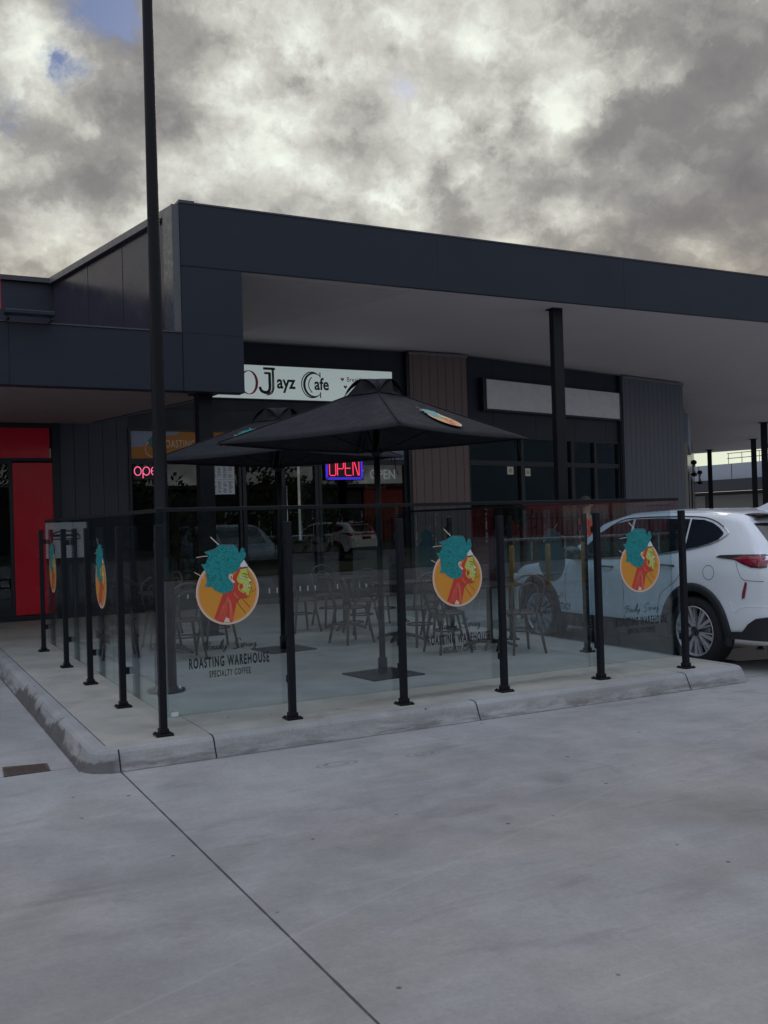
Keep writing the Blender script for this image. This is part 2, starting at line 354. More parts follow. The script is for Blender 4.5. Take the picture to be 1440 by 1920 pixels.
M_soff = pbr('soffit_board', (.60, .56, .58), .7, var=.05, scale=.8, spec=.2)
M_perf = grooved('perforated_soffit_board', (.60, .55, .565), (1, 0, 0), .055, perf=True, rough=.8)

# ------------------------------------------------------------------ mesh helpers
class MB:
    def __init__(s): s.v = []; s.f = []; s.m = []; s.sm = []
    def add(s, vs, fs, mi=0, smooth=False):
        k = len(s.v); s.v += [tuple(v) for v in vs]
        for f in fs: s.f.append([i + k for i in f]); s.m.append(mi); s.sm.append(smooth)
        return s
    def box(s, x0, x1, y0, y1, z0, z1, mi=0):
        return s.obox(Vector(((x0 + x1) / 2, (y0 + y1) / 2, (z0 + z1) / 2)), Vector((1, 0, 0)), Vector((0, 1, 0)), Vector((0, 0, 1)), (x1 - x0) / 2, (y1 - y0) / 2, (z1 - z0) / 2, mi)
    def obox(s, c, ax, ay, az, hx, hy, hz, mi=0):
        vs = [c + ax * (hx * i) + ay * (hy * j) + az * (hz * k) for i, j, k in ((-1, -1, -1), (1, -1, -1), (1, 1, -1), (-1, 1, -1), (-1, -1, 1), (1, -1, 1), (1, 1, 1), (-1, 1, 1))]
        return s.add(vs, [(0, 3, 2, 1), (4, 5, 6, 7), (0, 1, 5, 4), (1, 2, 6, 5), (2, 3, 7, 6), (3, 0, 4, 7)], mi)
    def tube(s, pts, r, n=8, mi=0, closed=False, r_end=None):
        pts = [Vector(p) for p in pts]; N = len(pts); rings = []
        prev = None
        for i, p in enumerate(pts):
            if closed: d = pts[(i + 1) % N] - pts[i - 1]
            else: d = pts[min(i + 1, N - 1)] - pts[max(i - 1, 0)]
            d.normalize()
            if prev is None:
                a = d.orthogonal().normalized()
            else:
                a = (prev - d * prev.dot(d)).normalized()
            prev = a; b = d.cross(a)
            rr = r if r_end is None else r + (r_end - r) * i / (N - 1)
            rings.append([p + (a * math.cos(2 * math.pi * k / n) + b * math.sin(2 * math.pi * k / n)) * rr for k in range(n)])
        vs = [v for rg in rings for v in rg]; fs = []
        M = N if closed else N - 1
        for i in range(M):
            for k in range(n):
                j = (i + 1) % N
                fs.append((i * n + k, i * n + (k + 1) % n, j * n + (k + 1) % n, j * n + k))
        s.add(vs, fs, mi, True)
        if not closed:
            k0 = len(s.v) - len(vs)
            s.f.append([k0 + k for k in range(n)][::-1]); s.m.append(mi); s.sm.append(False)
            s.f.append([k0 + (N - 1) * n + k for k in range(n)]); s.m.append(mi); s.sm.append(False)
        return s
    def lathe(s, c, axis, prof, n=24, mi=0, smooth=True, cap=True):
        """prof: list of (radius, height along axis)"""
        c = Vector(c); axis = Vector(axis).normalized(); a = axis.orthogonal().normalized(); b = axis.cross(a); vs = []
        for (r, h) in prof: vs += [c + axis * h + (a * math.cos(2 * math.pi * k / n) + b * math.sin(2 * math.pi * k / n)) * r for k in range(n)]
        fs = [(i * n + k, i * n + (k + 1) % n, (i + 1) * n + (k + 1) % n, (i + 1) * n + k) for i in range(len(prof) - 1) for k in range(n)]
        s.add(vs, fs, mi, smooth)
        k0 = len(s.v) - len(vs)
        if not cap: return s
        if prof[0][0] > 1e-4: s.f.append([k0 + k for k in range(n)][::-1]); s.m.append(mi); s.sm.append(False)
        if prof[-1][0] > 1e-4: s.f.append([k0 + (len(prof) - 1) * n + k for k in range(n)]); s.m.append(mi); s.sm.append(False)
        return s
    def poly(s, pts, mi=0): return s.add(pts, [list(range(len(pts)))], mi)
    def prism(s, pts, ext, mi=0):
        """closed prism: polygon pts (3D) extruded by vector ext"""
        n = len(pts); P = [Vector(p) for p in pts]; Q = [p + Vector(ext) for p in P]
        fs = [list(range(n))[::-1], list(range(n, 2 * n))] + [(i, (i + 1) % n, n + (i + 1) % n, n + i) for i in range(n)]
        return s.add(P + Q, fs, mi)
    def build(s, name, mats, parent=None, bevel=0.0):
        me = bpy.data.meshes.new(name); me.from_pydata(s.v, [], s.f)
        if not isinstance(mats, (list, tuple)): mats = [mats]
        for m in mats: me.materials.append(m)
        me.polygons.foreach_set('material_index', s.m); me.polygons.foreach_set('use_smooth', s.sm)
        bm = bmesh.new(); bm.from_mesh(me); bmesh.ops.recalc_face_normals(bm, faces=bm.faces); bm.to_mesh(me); bm.free()
        o = bpy.data.objects.new(name, me); COL.objects.link(o)
        if parent is not None:
            me.transform(world_of(parent).inverted()); o.parent = parent
        if bevel:
            b = o.modifiers.new('bevel', 'BEVEL'); b.width = bevel; b.segments = 2; b.limit_method = 'ANGLE'; b.angle_limit = R_(40)
        return o
def build_split(mb, name, mats, parent=None, bevel=0.0):
    """one object per separate piece"""
    par = list(range(len(mb.v)))
    def find(a):
        while par[a] != a: par[a] = par[par[a]]; a = par[a]
        return a
    for f in mb.f:
        for v in f[1:]: par[find(v)] = find(f[0])
    groups = {}
    for i, f in enumerate(mb.f): groups.setdefault(find(f[0]), []).append(i)
    out = []
    for fs_ in groups.values():
        b = MB(); mp = {}
        for i in fs_:
            f2 = []
            for v in mb.f[i]:
                if v not in mp: mp[v] = len(b.v); b.v.append(mb.v[v])
                f2.append(mp[v])
            b.f.append(f2); b.m.append(mb.m[i]); b.sm.append(mb.sm[i])
        out.append(b.build(name, mats, parent, bevel))
    return out
def world_of(o):
    M = Matrix.LocRotScale(o.location, o.rotation_euler, o.scale)
    return world_of(o.parent) @ M if o.parent else M
def tag(o, label=None, cat=None, group=None, kind=None):
    if label: o['label'] = label
    if cat: o['category'] = cat
    if group: o['group'] = group
    if kind: o['kind'] = kind
    return o
def thing(name, loc, label, cat, group=None, rz=0.0):
    o = bpy.data.objects.new(name, None); COL.objects.link(o); o.empty_display_size = .2
    o.location = loc; o.rotation_euler = (0, 0, rz); return tag(o, label, cat, group)
KIDS = {}
def children(o): return [c for c in bpy.data.objects if c.parent == o]
def copy_tree(o, parent=None):
    c = o.copy(); COL.objects.link(c)
    if parent is not None: c.parent = parent
    for ch in children(o):
        if ch.parent == o: copy_tree(ch, c)
    return c
def text_mesh(body, size, o, ux, uy, mi=0, mb=None, xs=1.0, off=0.0, lift=0.0, align='CENTER', spacing=1.0, shear=0.0):
    """lettering laid flat on the plane (o, ux, uy); returns faces added to mb"""
    cu = bpy.data.curves.new('t', 'FONT'); cu.body = body; cu.size = size; cu.align_x = align; cu.align_y = 'BOTTOM_BASELINE'
    cu.offset = off; cu.space_character = spacing; cu.resolution_u = 3; cu.shear = shear
    ob = bpy.data.objects.new('t', cu); COL.objects.link(ob)
    me = bpy.data.meshes.new_from_object(ob.evaluated_get(bpy.context.evaluated_depsgraph_get()))
    ux = Vector(ux).normalized(); uy = Vector(uy).normalized(); nz = ux.cross(uy)
    vs = [Vector(o) + ux * (v.co.x * xs) + uy * v.co.y + nz * lift for v in me.vertices]
    mb.add(vs, [list(p.vertices) for p in me.polygons], mi)
    bpy.data.objects.remove(ob); bpy.data.curves.remove(cu); bpy.data.meshes.remove(me)
def ribbon(mb, pts, wd, o, ux, uy, lift, mi=0, closed=False):
    """flat stroke following 2D pts on plane; wd = width or list"""
    ux = Vector(ux).normalized(); uy = Vector(uy).normalized(); nz = ux.cross(uy); P = [Vector((p[0], p[1])) for p in pts]; N = len(P); L = []; Rr = []
    for i in range(N):
        a = P[(i - 1) % N] if closed else P[max(i - 1, 0)]; b = P[(i + 1) % N] if closed else P[min(i + 1, N - 1)]
        d = (b - a); d = d.normalized() if d.length > 1e-9 else Vector((1, 0)); n = Vector((-d.y, d.x)); wv = (wd[i] if isinstance(wd, (list, tuple)) else wd) / 2
        L.append(P[i] + n * wv); Rr.append(P[i] - n * wv)
    T3 = lambda q: Vector(o) + ux * q.x + uy * q.y + nz * lift
    vs = [T3(q) for q in L] + [T3(q) for q in Rr]
    M = N if closed else N - 1
    mb.add(vs, [(i, (i + 1) % N, N + (i + 1) % N, N + i) for i in range(M)], mi)
def smooth_line(pts, n=6):
    out = []; P = [Vector(p) for p in pts]
    for i in range(len(P) - 1):
        p0, p1, p2, p3 = P[max(i - 1, 0)], P[i], P[i + 1], P[min(i + 2, len(P) - 1)]
        for k in range(n):
            u = k / n
            out.append(0.5 * ((2 * p1) + (p2 - p0) * u + (2 * p0 - 5 * p1 + 4 * p2 - p3) * u * u + (3 * p1 - p0 - 3 * p2 + p3) * u ** 3))
    out.append(P[-1]); return out
Z3 = Vector((0, 0, 1))
def V2(*a): return Vector((a[0], a[1]))

# ------------------------------------------------------------------ the setting
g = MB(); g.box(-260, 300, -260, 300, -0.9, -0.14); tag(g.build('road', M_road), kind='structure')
# terrace slab and walkway in front of the shops
sl = MB()
sl.prism([(-.47, -.18, -.136), (5.49, -.18, -.136), (5.49, 4.95, -.136), (14.5, 4.95, -.136), (26, 14, -.136), (44, 31, -.136), (40, 36, -.136), (17.0, 12.3, -.136), (9.1, 10.4, -.136), (-6, 10.4, -.136), (-6, 6.6, -.136), (-.47, 6.6, -.136)], (0, 0, .136))
tag(sl.build('pavement', M_slab), kind='structure')
# kerb: battered face swept round the terrace
prof = [(0.0, -.139), (.040, -.060), (.055, -.024), (.072, -.006), (.10, .0025), (.165, .0025)]    # distance in from the outer line, height
def kerb_path(r=.19, x0=-.60, x1=5.62, y0=-.31, n=7):
    P = [(V2(x0, 6.4), V2(1, 0))]
    for yy in (4.6, 2.9, 1.7, .8): P.append((V2(x0, yy), V2(1, 0)))
    for k in range(n + 1):
        a = math.pi + (math.pi / 2) * k / n; P.append((V2(x0 + r + r * math.cos(a), y0 + r + r * math.sin(a)), V2(-math.cos(a), -math.sin(a))))
    for xx in (1.2, 2.2, 3.4, 4.6): P.append((V2(xx, y0), V2(0, 1)))
    r2 = .22
    for k in range(n + 1):
        a = -math.pi / 2 + (math.pi / 2) * k / n; P.append((V2(x1 - r2 + r2 * math.cos(a), y0 + r2 + r2 * math.sin(a)), V2(-math.cos(a), -math.sin(a))))
    for yy in (1.2, 3, 4.7): P.append((V2(x1, yy), V2(-1, 0)))
    return P
KP = kerb_path()
kb = MB(); vs = []
for (p, nrm_) in KP:
    for (d, h) in prof: q = p + nrm_ * d; vs.append((q.x, q.y, h))
    q = p + nrm_ * prof[-1][0]; vs.append((q.x, q.y, -.139))
k_ = len(prof) + 1
kb.add(vs, [(i * k_ + j, i * k_ + (j + 1) % k_, (i + 1) * k_ + (j + 1) % k_, (i + 1) * k_ + j) for i in range(len(KP) - 1) for j in range(k_)], 0)
kb.f = [f for f in kb.f]; 
# recessed-looking joints between kerb lengths (thin dark fillets following the profile)
def kerb_joint(p, nrm_, wd=.010):
    tdir = V2(-nrm_.y, nrm_.x); v_ = []; pr_ = prof[:4] if p.x < -.3 else prof
    for (d, h) in pr_:
        for s_ in (-1, 1): q = p + nrm_ * (d - .0015) + tdir * (s_ * wd / 2); v_.append((q.x, q.y, h + .0025))
    kb.add(v_, [(2 * i, 2 * i + 1, 2 * i + 3, 2 * i + 2) for i in range(len(pr_) - 1)], 1)
for xx in (-.37, .29, 2.48, 4.76): kerb_joint(V2(xx, -.31), V2(0, 1), .009)
for yy in (2.0, 4.4): kerb_joint(V2(-.60, yy), V2(1, 0), .010)
ko = kb.build('kerb', [M_kerb, M_joint]); tag(ko, kind='structure')
for i, p in enumerate(ko.data.polygons): p.use_smooth = False
# joint between kerb and road
gr = MB()
gr.box(-6, -1.05 + .0, 0, 0, 0, 0) if False else None
# drain grate let into the driveway
dg = MB(); dg.prism([(-1.07, -.005, -.139), (-.775, -.005, -.139), (-.765, .215, -.139), (-1.05, .275, -.139)], (0, 0, .006)); 
for k in range(7):
    y_ = .02 + k * .03; dg.box(-1.05, -.79, y_, y_ + .012, -.133, -.130)
tag(dg.build('drain_grate', M_grate), 'rusty rectangular drain grate set in the concrete left of the kerb corner', 'drain grate')
# puddle
m, T, out = newmat('water'); b = T.node('ShaderNodeBsdfPrincipled', inp={'Base Color': (.03, .03, .03, 1), 'Roughness': .02}); T.l.new(b.outputs[0], out.inputs[0]); M_water = m
pd = MB(); pts = []
for k in range(40):
    a = 2 * math.pi * k / 40; rr = 1 + .12 * math.sin(3 * a + 1) + .07 * math.sin(7 * a) ; pts.append((7.05 + .95 * rr * math.cos(a) , .98 + .42 * rr * math.sin(a), -.136))
pd.poly(pts); tag(pd.build('water', M_water), kind='structure')

# ------------------------------------------------------------------ the shops building
Bd = thing('shopping_strip_building', (6, 10.2, 0), 'dark navy single storey shop building with a wide flat canopy on square columns', 'building')
YW = 10.2
P0 = Vector((9.063, 10.2, 0)); D2 = Vector(SD); N2 = Vector((-SD[1], SD[0], 0))      # splayed right-hand shopfront; N2 points into the shop
P3 = P0 + D2 * 8.15; D3 = Vector((.717, .697, 0)); N3 = Vector((-.697, .717, 0))
def onP(s_, z, off=0.0): q = P0 + D2 * s_ - N2 * off; return Vector((q.x, q.y, z))
# soffit + roof slab
sof = [(1.85, 5.56), (14.5, 5.56), (24.0, 14.0), (42.0, 31.2), (40.6, 35.2), (17.2, 12.6), (9.2, 10.6), (.95, 10.6)]
MB().prism([(x, y, 4.896) for x, y in sof], (0, 0, .10)).build('soffit', M_soff, Bd)
MB().prism([(x, y, 5.30) for x, y in sof], (0, 0, .25)).build('roof', M_navy, Bd)
# perforated soffit strip over the cafe front corner
MB().prism([(2.64, 5.72, 4.890), (5.4, 5.72, 4.890), (3.7, 10.1, 4.890), (2.0, 10.1, 4.890)], (0, 0, .0045)).build('perforated_soffit', M_perf, Bd)
# fascia: main band, left leg and the panels
fs = MB(); fs.box(1.80, 14.52, 5.5, 5.70, 4.90, 5.72)
fs.prism([(14.52, 5.5, 4.90), (24.1, 13.85, 4.90), (24.0, 14.0, 4.90), (14.45, 5.70, 4.90)], (0, 0, .82))
fs.prism([(24.1, 13.85, 4.90), (42.2, 31.1, 4.90), (42.05, 31.2, 4.90), (24.0, 14.0, 4.90)], (0, 0, .82))
fs.prism([(42.2, 31.1, 4.90), (40.7, 35.3, 4.90), (40.5, 35.2, 4.90), (42.0, 31.2, 4.90)], (0, 0, .82))
fs.build('roof_fascia', M_fasc, Bd, bevel=.006)
MB().box(1.80, 2.63, 5.5, 5.72, 3.255, 4.894).build('fascia_leg', M_fasc, Bd, bevel=.006)
MB().box(-6, 1.795, 5.503, 5.70, 3.255, 4.015).build('lower_fascia', M_fasc, Bd, bevel=.006)
sm = MB()
for (x0, x1, z0, z1) in ((1.80, 2.63, 4.893, 4.899), (1.80, 2.63, 4.015, 4.021), (1.795, 1.801, 3.26, 4.02), (-.34, -.334, 3.26, 4.0), (5.7, 5.704, 4.91, 5.7), (9.3, 9.304, 4.91, 5.7)): sm.box(x0, x1, 5.4985, 5.502, z0, z1)
build_split(sm, 'fascia_joint', M_joint, Bd)
cp = MB(); cp.box(1.79, 14.5, 5.49, 5.74, 5.72, 5.742); cp.box(1.79, 2.0, 5.49, 5.95, 5.7425, 5.76); cp.box(-6, 1.79, 5.49, 5.74, 4.016, 4.034); build_split(cp, 'roof_capping', M_wallp, Bd)
# splayed upper left wall, seen above the low canopy
A = Vector((1.80, 5.70, 0)); Bq = Vector((.90, 10.2, 0)); dA = (Bq - A).normalized(); nA = Vector((-dA.y, dA.x, 0))   # nA points left/out
uw = MB(); uw.obox((A + Bq) / 2 + Vector((0, 0, 4.62)) - nA * .1, dA, nA, Z3, (Bq - A).length / 2, .08, 1.05, 0)
uw.build('upper_side_wall', M_wallp, Bd)
sj = MB()
for s_ in (.75, 1.75, 3.05): sj.obox(A + dA * s_ + Vector((0, 0, 4.63)) - nA * .0185, dA, nA, Z3, .006, .0015, .98, 0)
build_split(sj, 'wall_joint', M_joint, Bd)
cpw = MB(); cpw.obox((A + Bq) / 2 + Vector((0, 0, 5.70)) - nA * .08, dA, nA, Z3, (Bq - A).length / 2, .13, .05, 0); cpw.build('wall_capping', M_flash, Bd)
MB().box(-6, .92, 10.2, 10.4, 4.0, 5.66).build('upper_back_wall', M_navy, Bd)
MB().box(-6, .90, 10.12, 10.45, 5.66, 5.74).build('wall_capping', M_wallp, Bd)
bj = MB()
for x_ in (.0, -1.5, -3.0): bj.box(x_, x_ + .01, 10.196, 10.203, 4.02, 5.64)
build_split(bj, 'wall_joint', M_joint, Bd)
# side return of the upper fascia block
MB().box(1.70, 1.797, 5.52, 5.98, 4.03, 5.70).build('fascia_return', pbr('return_panel', (.09, .093, .11), .3), Bd)
# low canopy
MB().prism([(-6, 5.70, 3.30), (2.35, 5.70, 3.30), (2.30, 6.45, 3.30), (1.48, 9.9, 3.30), (1.48, 10.2, 3.30), (-6, 10.2, 3.30)], (0, 0, .06)).build('low_soffit', grooved('brown_perforated_soffit', (.30, .225, .225), (1, 0, 0), .055, perf=True, rough=.8), Bd)
MB().prism([(-6, 5.70, 3.92), (1.78, 5.70, 3.92), (1.3, 8.0, 3.92), (.9, 10.2, 3.92), (-6, 10.2, 3.92)], (0, 0, .05)).build('low_roof', M_navy, Bd)
tr = MB(); tr.prism([(2.35, 5.72, 3.29), (2.38, 5.72, 3.29), (2.33, 6.45, 3.29), (1.51, 9.9, 3.29), (1.47, 9.9, 3.29), (2.30, 6.45, 3.29)], (0, 0, .72)); tr.build('canopy_trim', M_navy, Bd)
te = MB(); te.prism([(2.385, 5.72, 3.282), (2.40, 5.72, 3.282), (2.35, 6.45, 3.282), (1.53, 9.9, 3.282), (1.50, 9.9, 3.282), (2.32, 6.45, 3.282)], (0, 0, .03)); te.build('canopy_edge_trim', M_flash, Bd)
# walls (front plane y=10.2): solid panels around the glazing
def wall(name, x0, x1, z0, z1, mat, y=YW, th=.2): return MB().box(x0, x1, y, y + th, z0, z1).build(name, mat, Bd)
wall('header_panel', 2.12, 7.70, 3.24, 4.90, M_navy); wall('left_header_panel', -6, .95, 3.26, 3.299, M_frame)
wall('groove_cladding', .95, 2.12, 0, 4.90, M_siding)
hp = MB()
for x_ in (3.3, 5.0, 6.9): hp.box(x_, x_ + .008, 10.1975, 10.2, 3.3, 4.88)
hp.box(2.12, 7.70, 10.1975, 10.2, 3.60, 3.608); build_split(hp, 'panel_joint', M_joint, Bd)
MB().box(7.72, 9.06, 10.06, 10.40, 0, 4.80).build('brown_cladding', M_brown, Bd)
MB().box(7.70, 9.08, 10.03, 10.42, 4.80, 4.86).build('top_flashing', M_flash, Bd)
MB().box(7.66, 7.72, 10.08, 10.4, 0, 4.86).build('jamb', M_frame, Bd)
def splay(name, s0, s1, z0, z1, mat, off=0.0, th=.2):
    b = MB(); c = onP((s0 + s1) / 2, (z0 + z1) / 2, off - th / 2); b.obox(c, D2, N2, Z3, (s1 - s0) / 2, th / 2, (z1 - z0) / 2); return b.build(name, mat, Bd)
splay('splay_header_panel', .05, 5.42, 3.24, 4.90, M_navy)
sp_ = MB()
for s_ in (.9, 2.3, 3.7, 4.9): sp_.obox(onP(s_, 3.5, .0015), D2, N2, Z3, .004, .0012, .24); sp_.obox(onP(s_, 4.66, .0015), D2, N2, Z3, .004, .0012, .2)
build_split(sp_, 'panel_joint', M_joint, Bd)
splay('grey_cladding', 5.48, 8.15, 0, 4.80, M_siding2, off=.12, th=.3)
splay('top_flashing', 5.46, 8.17, 4.80, 4.86, M_flash, off=.15, th=.3)
splay('jamb', 5.40, 5.48, 0, 4.86, M_frame, off=.06, th=.25)
splay('low_upstand', .05, 5.4, 0, .10, M_frame, off=.02)
te = MB(); te.obox(onP(2.73, 4.885, .02), D2, N2, Z3, 2.70, .02, .010); te.box(2.6, 7.66, 10.16, 10.198, 4.875, 4.895); build_split(te, 'ceiling_trim', M_flash, Bd)
MB().box(2.12, 7.66, 10.19, 10.4, 0, .10).build('low_upstand', M_frame, Bd)
MB().box(-6, .95, 10.19, 10.4, 0, .09).build('low_upstand', M_frame, Bd)

def window(frame, x0, x1, z0, z1, plane='front', fw=.05, pane=M_pane, label=None, name='window'):
    """one glazed opening: frame with its pane as a sub-part"""
    b = MB()
    def bx(a0, a1, c0, c1, front, back):
        if plane == 'front': b.box(a0, a1, YW + front, YW + back, c0, c1)
        elif plane == 'splay': b.obox(onP((a0 + a1) / 2, (c0 + c1) / 2, -(front + back) / 2), D2, N2, Z3, (a1 - a0) / 2, (back - front) / 2, (c1 - c0) / 2)
    bx(x0, x0 + fw, z0, z1, -.03, .09); bx(x1 - fw, x1, z0, z1, -.03, .09)
    bx(x0 + fw, x1 - fw, z0, z0 + fw, -.028, .088); bx(x0 + fw, x1 - fw, z1 - fw, z1, -.028, .088)
    fo = b.build(name, frame, Bd, bevel=.003)
    b = MB(); bx(x0 + fw, x1 - fw, z0 + fw, z1 - fw, .028, .036)
    b.build('pane', pane, fo)
    if label: fo['label'] = label
    return fo
# red tenancy at left
window(M_frame, -6, -.9, .09, 2.66, fw=.06); window(M_frame, -.9, .20, .09, 2.66, fw=.05)
window(M_frame, -6, .90, 2.66, 3.26, fw=.05)
rp = MB(); rp.box(-5.9, .80, 10.17, 10.20, 2.71, 3.21); rp.build('red_transom_panel', M_red, Bd)
MB().box(.205, .84, 10.165, 10.22, .10, 2.63).build('red_door_panel', M_red, Bd, bevel=.004)
MB().box(.84, .95, 10.15, 10.24, .0, 3.3).build('jamb', M_frame, Bd)
# cafe glazing
for (x0, x1) in ((2.12, 3.41), (3.50, 4.12), (4.12, 5.80), (5.80, 7.66)):
    window(M_frame, x0, x1, 2.66, 3.24, fw=.045)
window(M_frame, 2.12, 3.41, .10, 2.66); window(M_frame, 3.50, 4.17, .10, 2.66); window(M_frame, 5.72, 7.66, .10, 2.66, fw=.06)
MB().box(3.41, 3.50, 10.16, 10.3, .0, 3.24).build('jamb', M_frame, Bd)
for (x0, x1, hx) in ((4.19, 4.94, 4.86), (4.96, 5.71, 5.03)):
    d = window(M_frame, x0, x1, .03, 2.64, fw=.07, name='door')
    MB().tube([(hx, 10.11, .8), (hx, 10.11, 2.2)], .012).build('handle', M_metalp, d)
# splay glazing
for (s0, s1) in ((.06, 1.78), (1.78, 3.55), (3.55, 4.42), (4.42, 5.40)):
    window(M_frame, s0, s1, 2.66, 3.24, 'splay', fw=.045)
    window(M_frame, s0, s1, .10, 2.66, 'splay', fw=.06)
# interiors so the glass has rooms behind it
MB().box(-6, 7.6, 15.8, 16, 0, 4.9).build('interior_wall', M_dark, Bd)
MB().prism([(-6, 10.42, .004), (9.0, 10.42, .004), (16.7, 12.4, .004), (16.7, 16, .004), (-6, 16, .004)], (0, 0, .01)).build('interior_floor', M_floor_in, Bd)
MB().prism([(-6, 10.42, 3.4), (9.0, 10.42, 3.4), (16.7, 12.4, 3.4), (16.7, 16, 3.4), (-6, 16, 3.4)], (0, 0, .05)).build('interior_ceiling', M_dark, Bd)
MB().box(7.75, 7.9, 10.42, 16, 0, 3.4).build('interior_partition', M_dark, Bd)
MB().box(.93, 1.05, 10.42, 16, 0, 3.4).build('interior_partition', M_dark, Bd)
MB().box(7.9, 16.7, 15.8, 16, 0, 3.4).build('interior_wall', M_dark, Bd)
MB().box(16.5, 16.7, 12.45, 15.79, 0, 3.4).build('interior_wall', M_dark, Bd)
MB().box(4.6, 7.3, 13.2, 13.9, .014, 1.1).build('counter', pbr('counter_timber', (.10, .05, .03), .5), Bd, bevel=.01)
# wing that runs away at right
rw = MB(); rw.obox(P3 + D3 * 17 + N3 * .12 + Vector((0, 0, 2.45)), D3, N3, Z3, 17, .12, 2.45); rw.build('receding_wall', M_wallp, Bd)
MB().obox(P3 + D3 * .55 - N3 * .06 + Vector((0, 0, 1.68)), D3, N3, Z3, .16, .10, 1.68).build('pilaster', M_beige, Bd)
for k, s_ in enumerate((3.2, 7.0, 11.0, 15.5, 20.0)):
    fo = MB(); c = P3 + D3 * s_ - N3 * .03
    for (a, h, w_, hh) in ((-1.4, 1.4, .05, 1.4), (1.4, 1.4, .05, 1.4), (0, 1.4, .04, 1.4)): fo.obox(c + D3 * a + Z3 * h, D3, N3, Z3, w_, .04, hh)
    fo.obox(c + Z3 * 2.84, D3, N3, Z3, 1.45, .045, .05); fo.obox(c + Z3 * .06, D3, N3, Z3, 1.45, .045, .05)
    f_ = fo.build('window', M_frame if k % 2 else M_beige, Bd)
    MB().obox(c + Z3 * 1.45, D3, N3, Z3, 1.34, .012, 1.33).build('pane', M_cglass, f_)
# columns
def column(x, y, z1, w_=.20, rz=0):
    c = MB(); ax = Vector((math.cos(rz), math.sin(rz), 0)); ay = Vector((-ax.y, ax.x, 0))
    c.obox(Vector((x, y, z1 / 2 + .01)), ax, ay, Z3, w_ / 2, w_ / 2, z1 / 2 - .01)
    c.obox(Vector((x, y, .012)), ax, ay, Z3, w_ * .8, w_ * .8, .012); c.obox(Vector((x, y, z1 - .012)), ax, ay, Z3, w_ * .85, w_ * .85, .010)
    return c.build('column', M_black, Bd, bevel=.006)
column(2.20, 5.98, 3.30); column(8.18, 5.95, 4.90, .12)
c = MB(); c.box(8.245, 8.32, 5.90, 6.0, 0, 4.90); c.build('downpipe', M_black, Bd)
for (x, y) in ((23.15, 14.1), (28.95, 19.85), (35.5, 26.2), (38.98, 32.35)): column(x, y, 4.90, .24, R_(44))

# ------------------------------------------------------------------ signs on the shopfront
XX = (1, 0, 0); ZZ = (0, 0, 1)
cs = thing('cafe_sign', (5.4, 10.15, 3.82), 'long pale lightbox sign reading Jayz Cafe above the cafe entrance', 'sign')
MB().box(3.50, 7.35, 10.10, 10.197, 3.80, 4.46).build('sign_case', M_frame, cs, bevel=.004)
MB().box(3.52, 7.33, 10.088, 10.099, 3.82, 4.44).build('sign_face', M_litsign, cs)
tx = MB(); YS = 10.087
def TS(body, size, x, z, **k): text_mesh(body, size, (x, YS, z), XX, ZZ, mb=tx, lift=.0015, **k)
def sg(pts, wd, mi=0, closed=False, lift=.0015): ribbon(tx, pts, wd, (0, YS, 0), XX, ZZ, lift, mi, closed)
def flush(name):
    global tx
    tx.build(name, [M_ink, M_redink], cs); tx = MB()
# the red O with thick-thin stroke
n_ = 40; O = [(4.335 + .155 * math.cos(2 * math.pi * k / n_), 4.115 + .215 * math.sin(2 * math.pi * k / n_)) for k in range(n_)]
sg(O, [.012 + .040 * max(0, math.cos(2 * math.pi * k / n_)) + .03 * max(0, -math.cos(2 * math.pi * k / n_)) for k in range(n_)], 1, True)
flush('red_letter')
# inline J
sg([(4.62, 4.385), (4.855, 4.385)], .045); sg([(4.80, 4.37), (4.80, 4.02), (4.78, 3.96), (4.73, 3.925), (4.66, 3.915), (4.60, 3.94)][0:6], .022)
J = smooth_line([(4.745, 4.30), (4.745, 4.15), (4.745, 4.03), (4.72, 3.965), (4.66, 3.94), (4.58, 3.965), (4.545, 4.04)], 5)
sg([(p.x, p.y) for p in J], .055); sg([(4.64, 4.30), (4.765, 4.30)], .04)
J2 = smooth_line([(4.82, 4.385), (4.825, 4.1), (4.815, 3.99), (4.77, 3.92), (4.68, 3.89)], 5); sg([(p.x, p.y) for p in J2], .022)
flush('capital_letter'); TS('ayz', .35, 5.07, 4.03, xs=.82, off=.009)
flush('small_lettering')
# double-line C
def arc(cx, cz, rx, rz_, a0, a1, n=22): return [(cx + rx * math.cos(R_(a0 + (a1 - a0) * k / n)), cz + rz_ * math.sin(R_(a0 + (a1 - a0) * k / n))) for k in range(n + 1)]
sg(arc(5.60, 4.115, .215, .245, 62, 298), .020); sg(arc(5.64, 4.115, .20, .225, 50, 310), [.012 + .035 * abs(math.sin(math.pi * k / 22)) for k in range(23)])
sg(arc(5.73, 4.115, .20, .19, 130, 230), .018)
sg([(5.77, 4.36), (5.77, 4.26)], .022); sg([(5.77, 3.98), (5.77, 3.87)], .022)
flush('capital_letter'); TS('afe', .32, 5.80, 4.03, xs=.82, off=.008)
flush('small_lettering')
def heart(cx, cz, s_):
    P = [(0, -.9), (.55, -.3), (.9, .2), (.8, .62), (.45, .75), (.12, .55), (0, .3), (-.12, .55), (-.45, .75), (-.8, .62), (-.9, .2), (-.55, -.3)]
    tx.add([(cx + x * s_, YS - .0015, cz + y * s_) for x, y in P], [list(range(12))], 1)
heart(6.24, 4.245, .042); flush('heart_motif'); heart(6.30, 4.10, .042); flush('heart_motif')
TS('Breakfast', .135, 6.33, 4.205, xs=.86, align='LEFT')
flush('tagline_lettering')

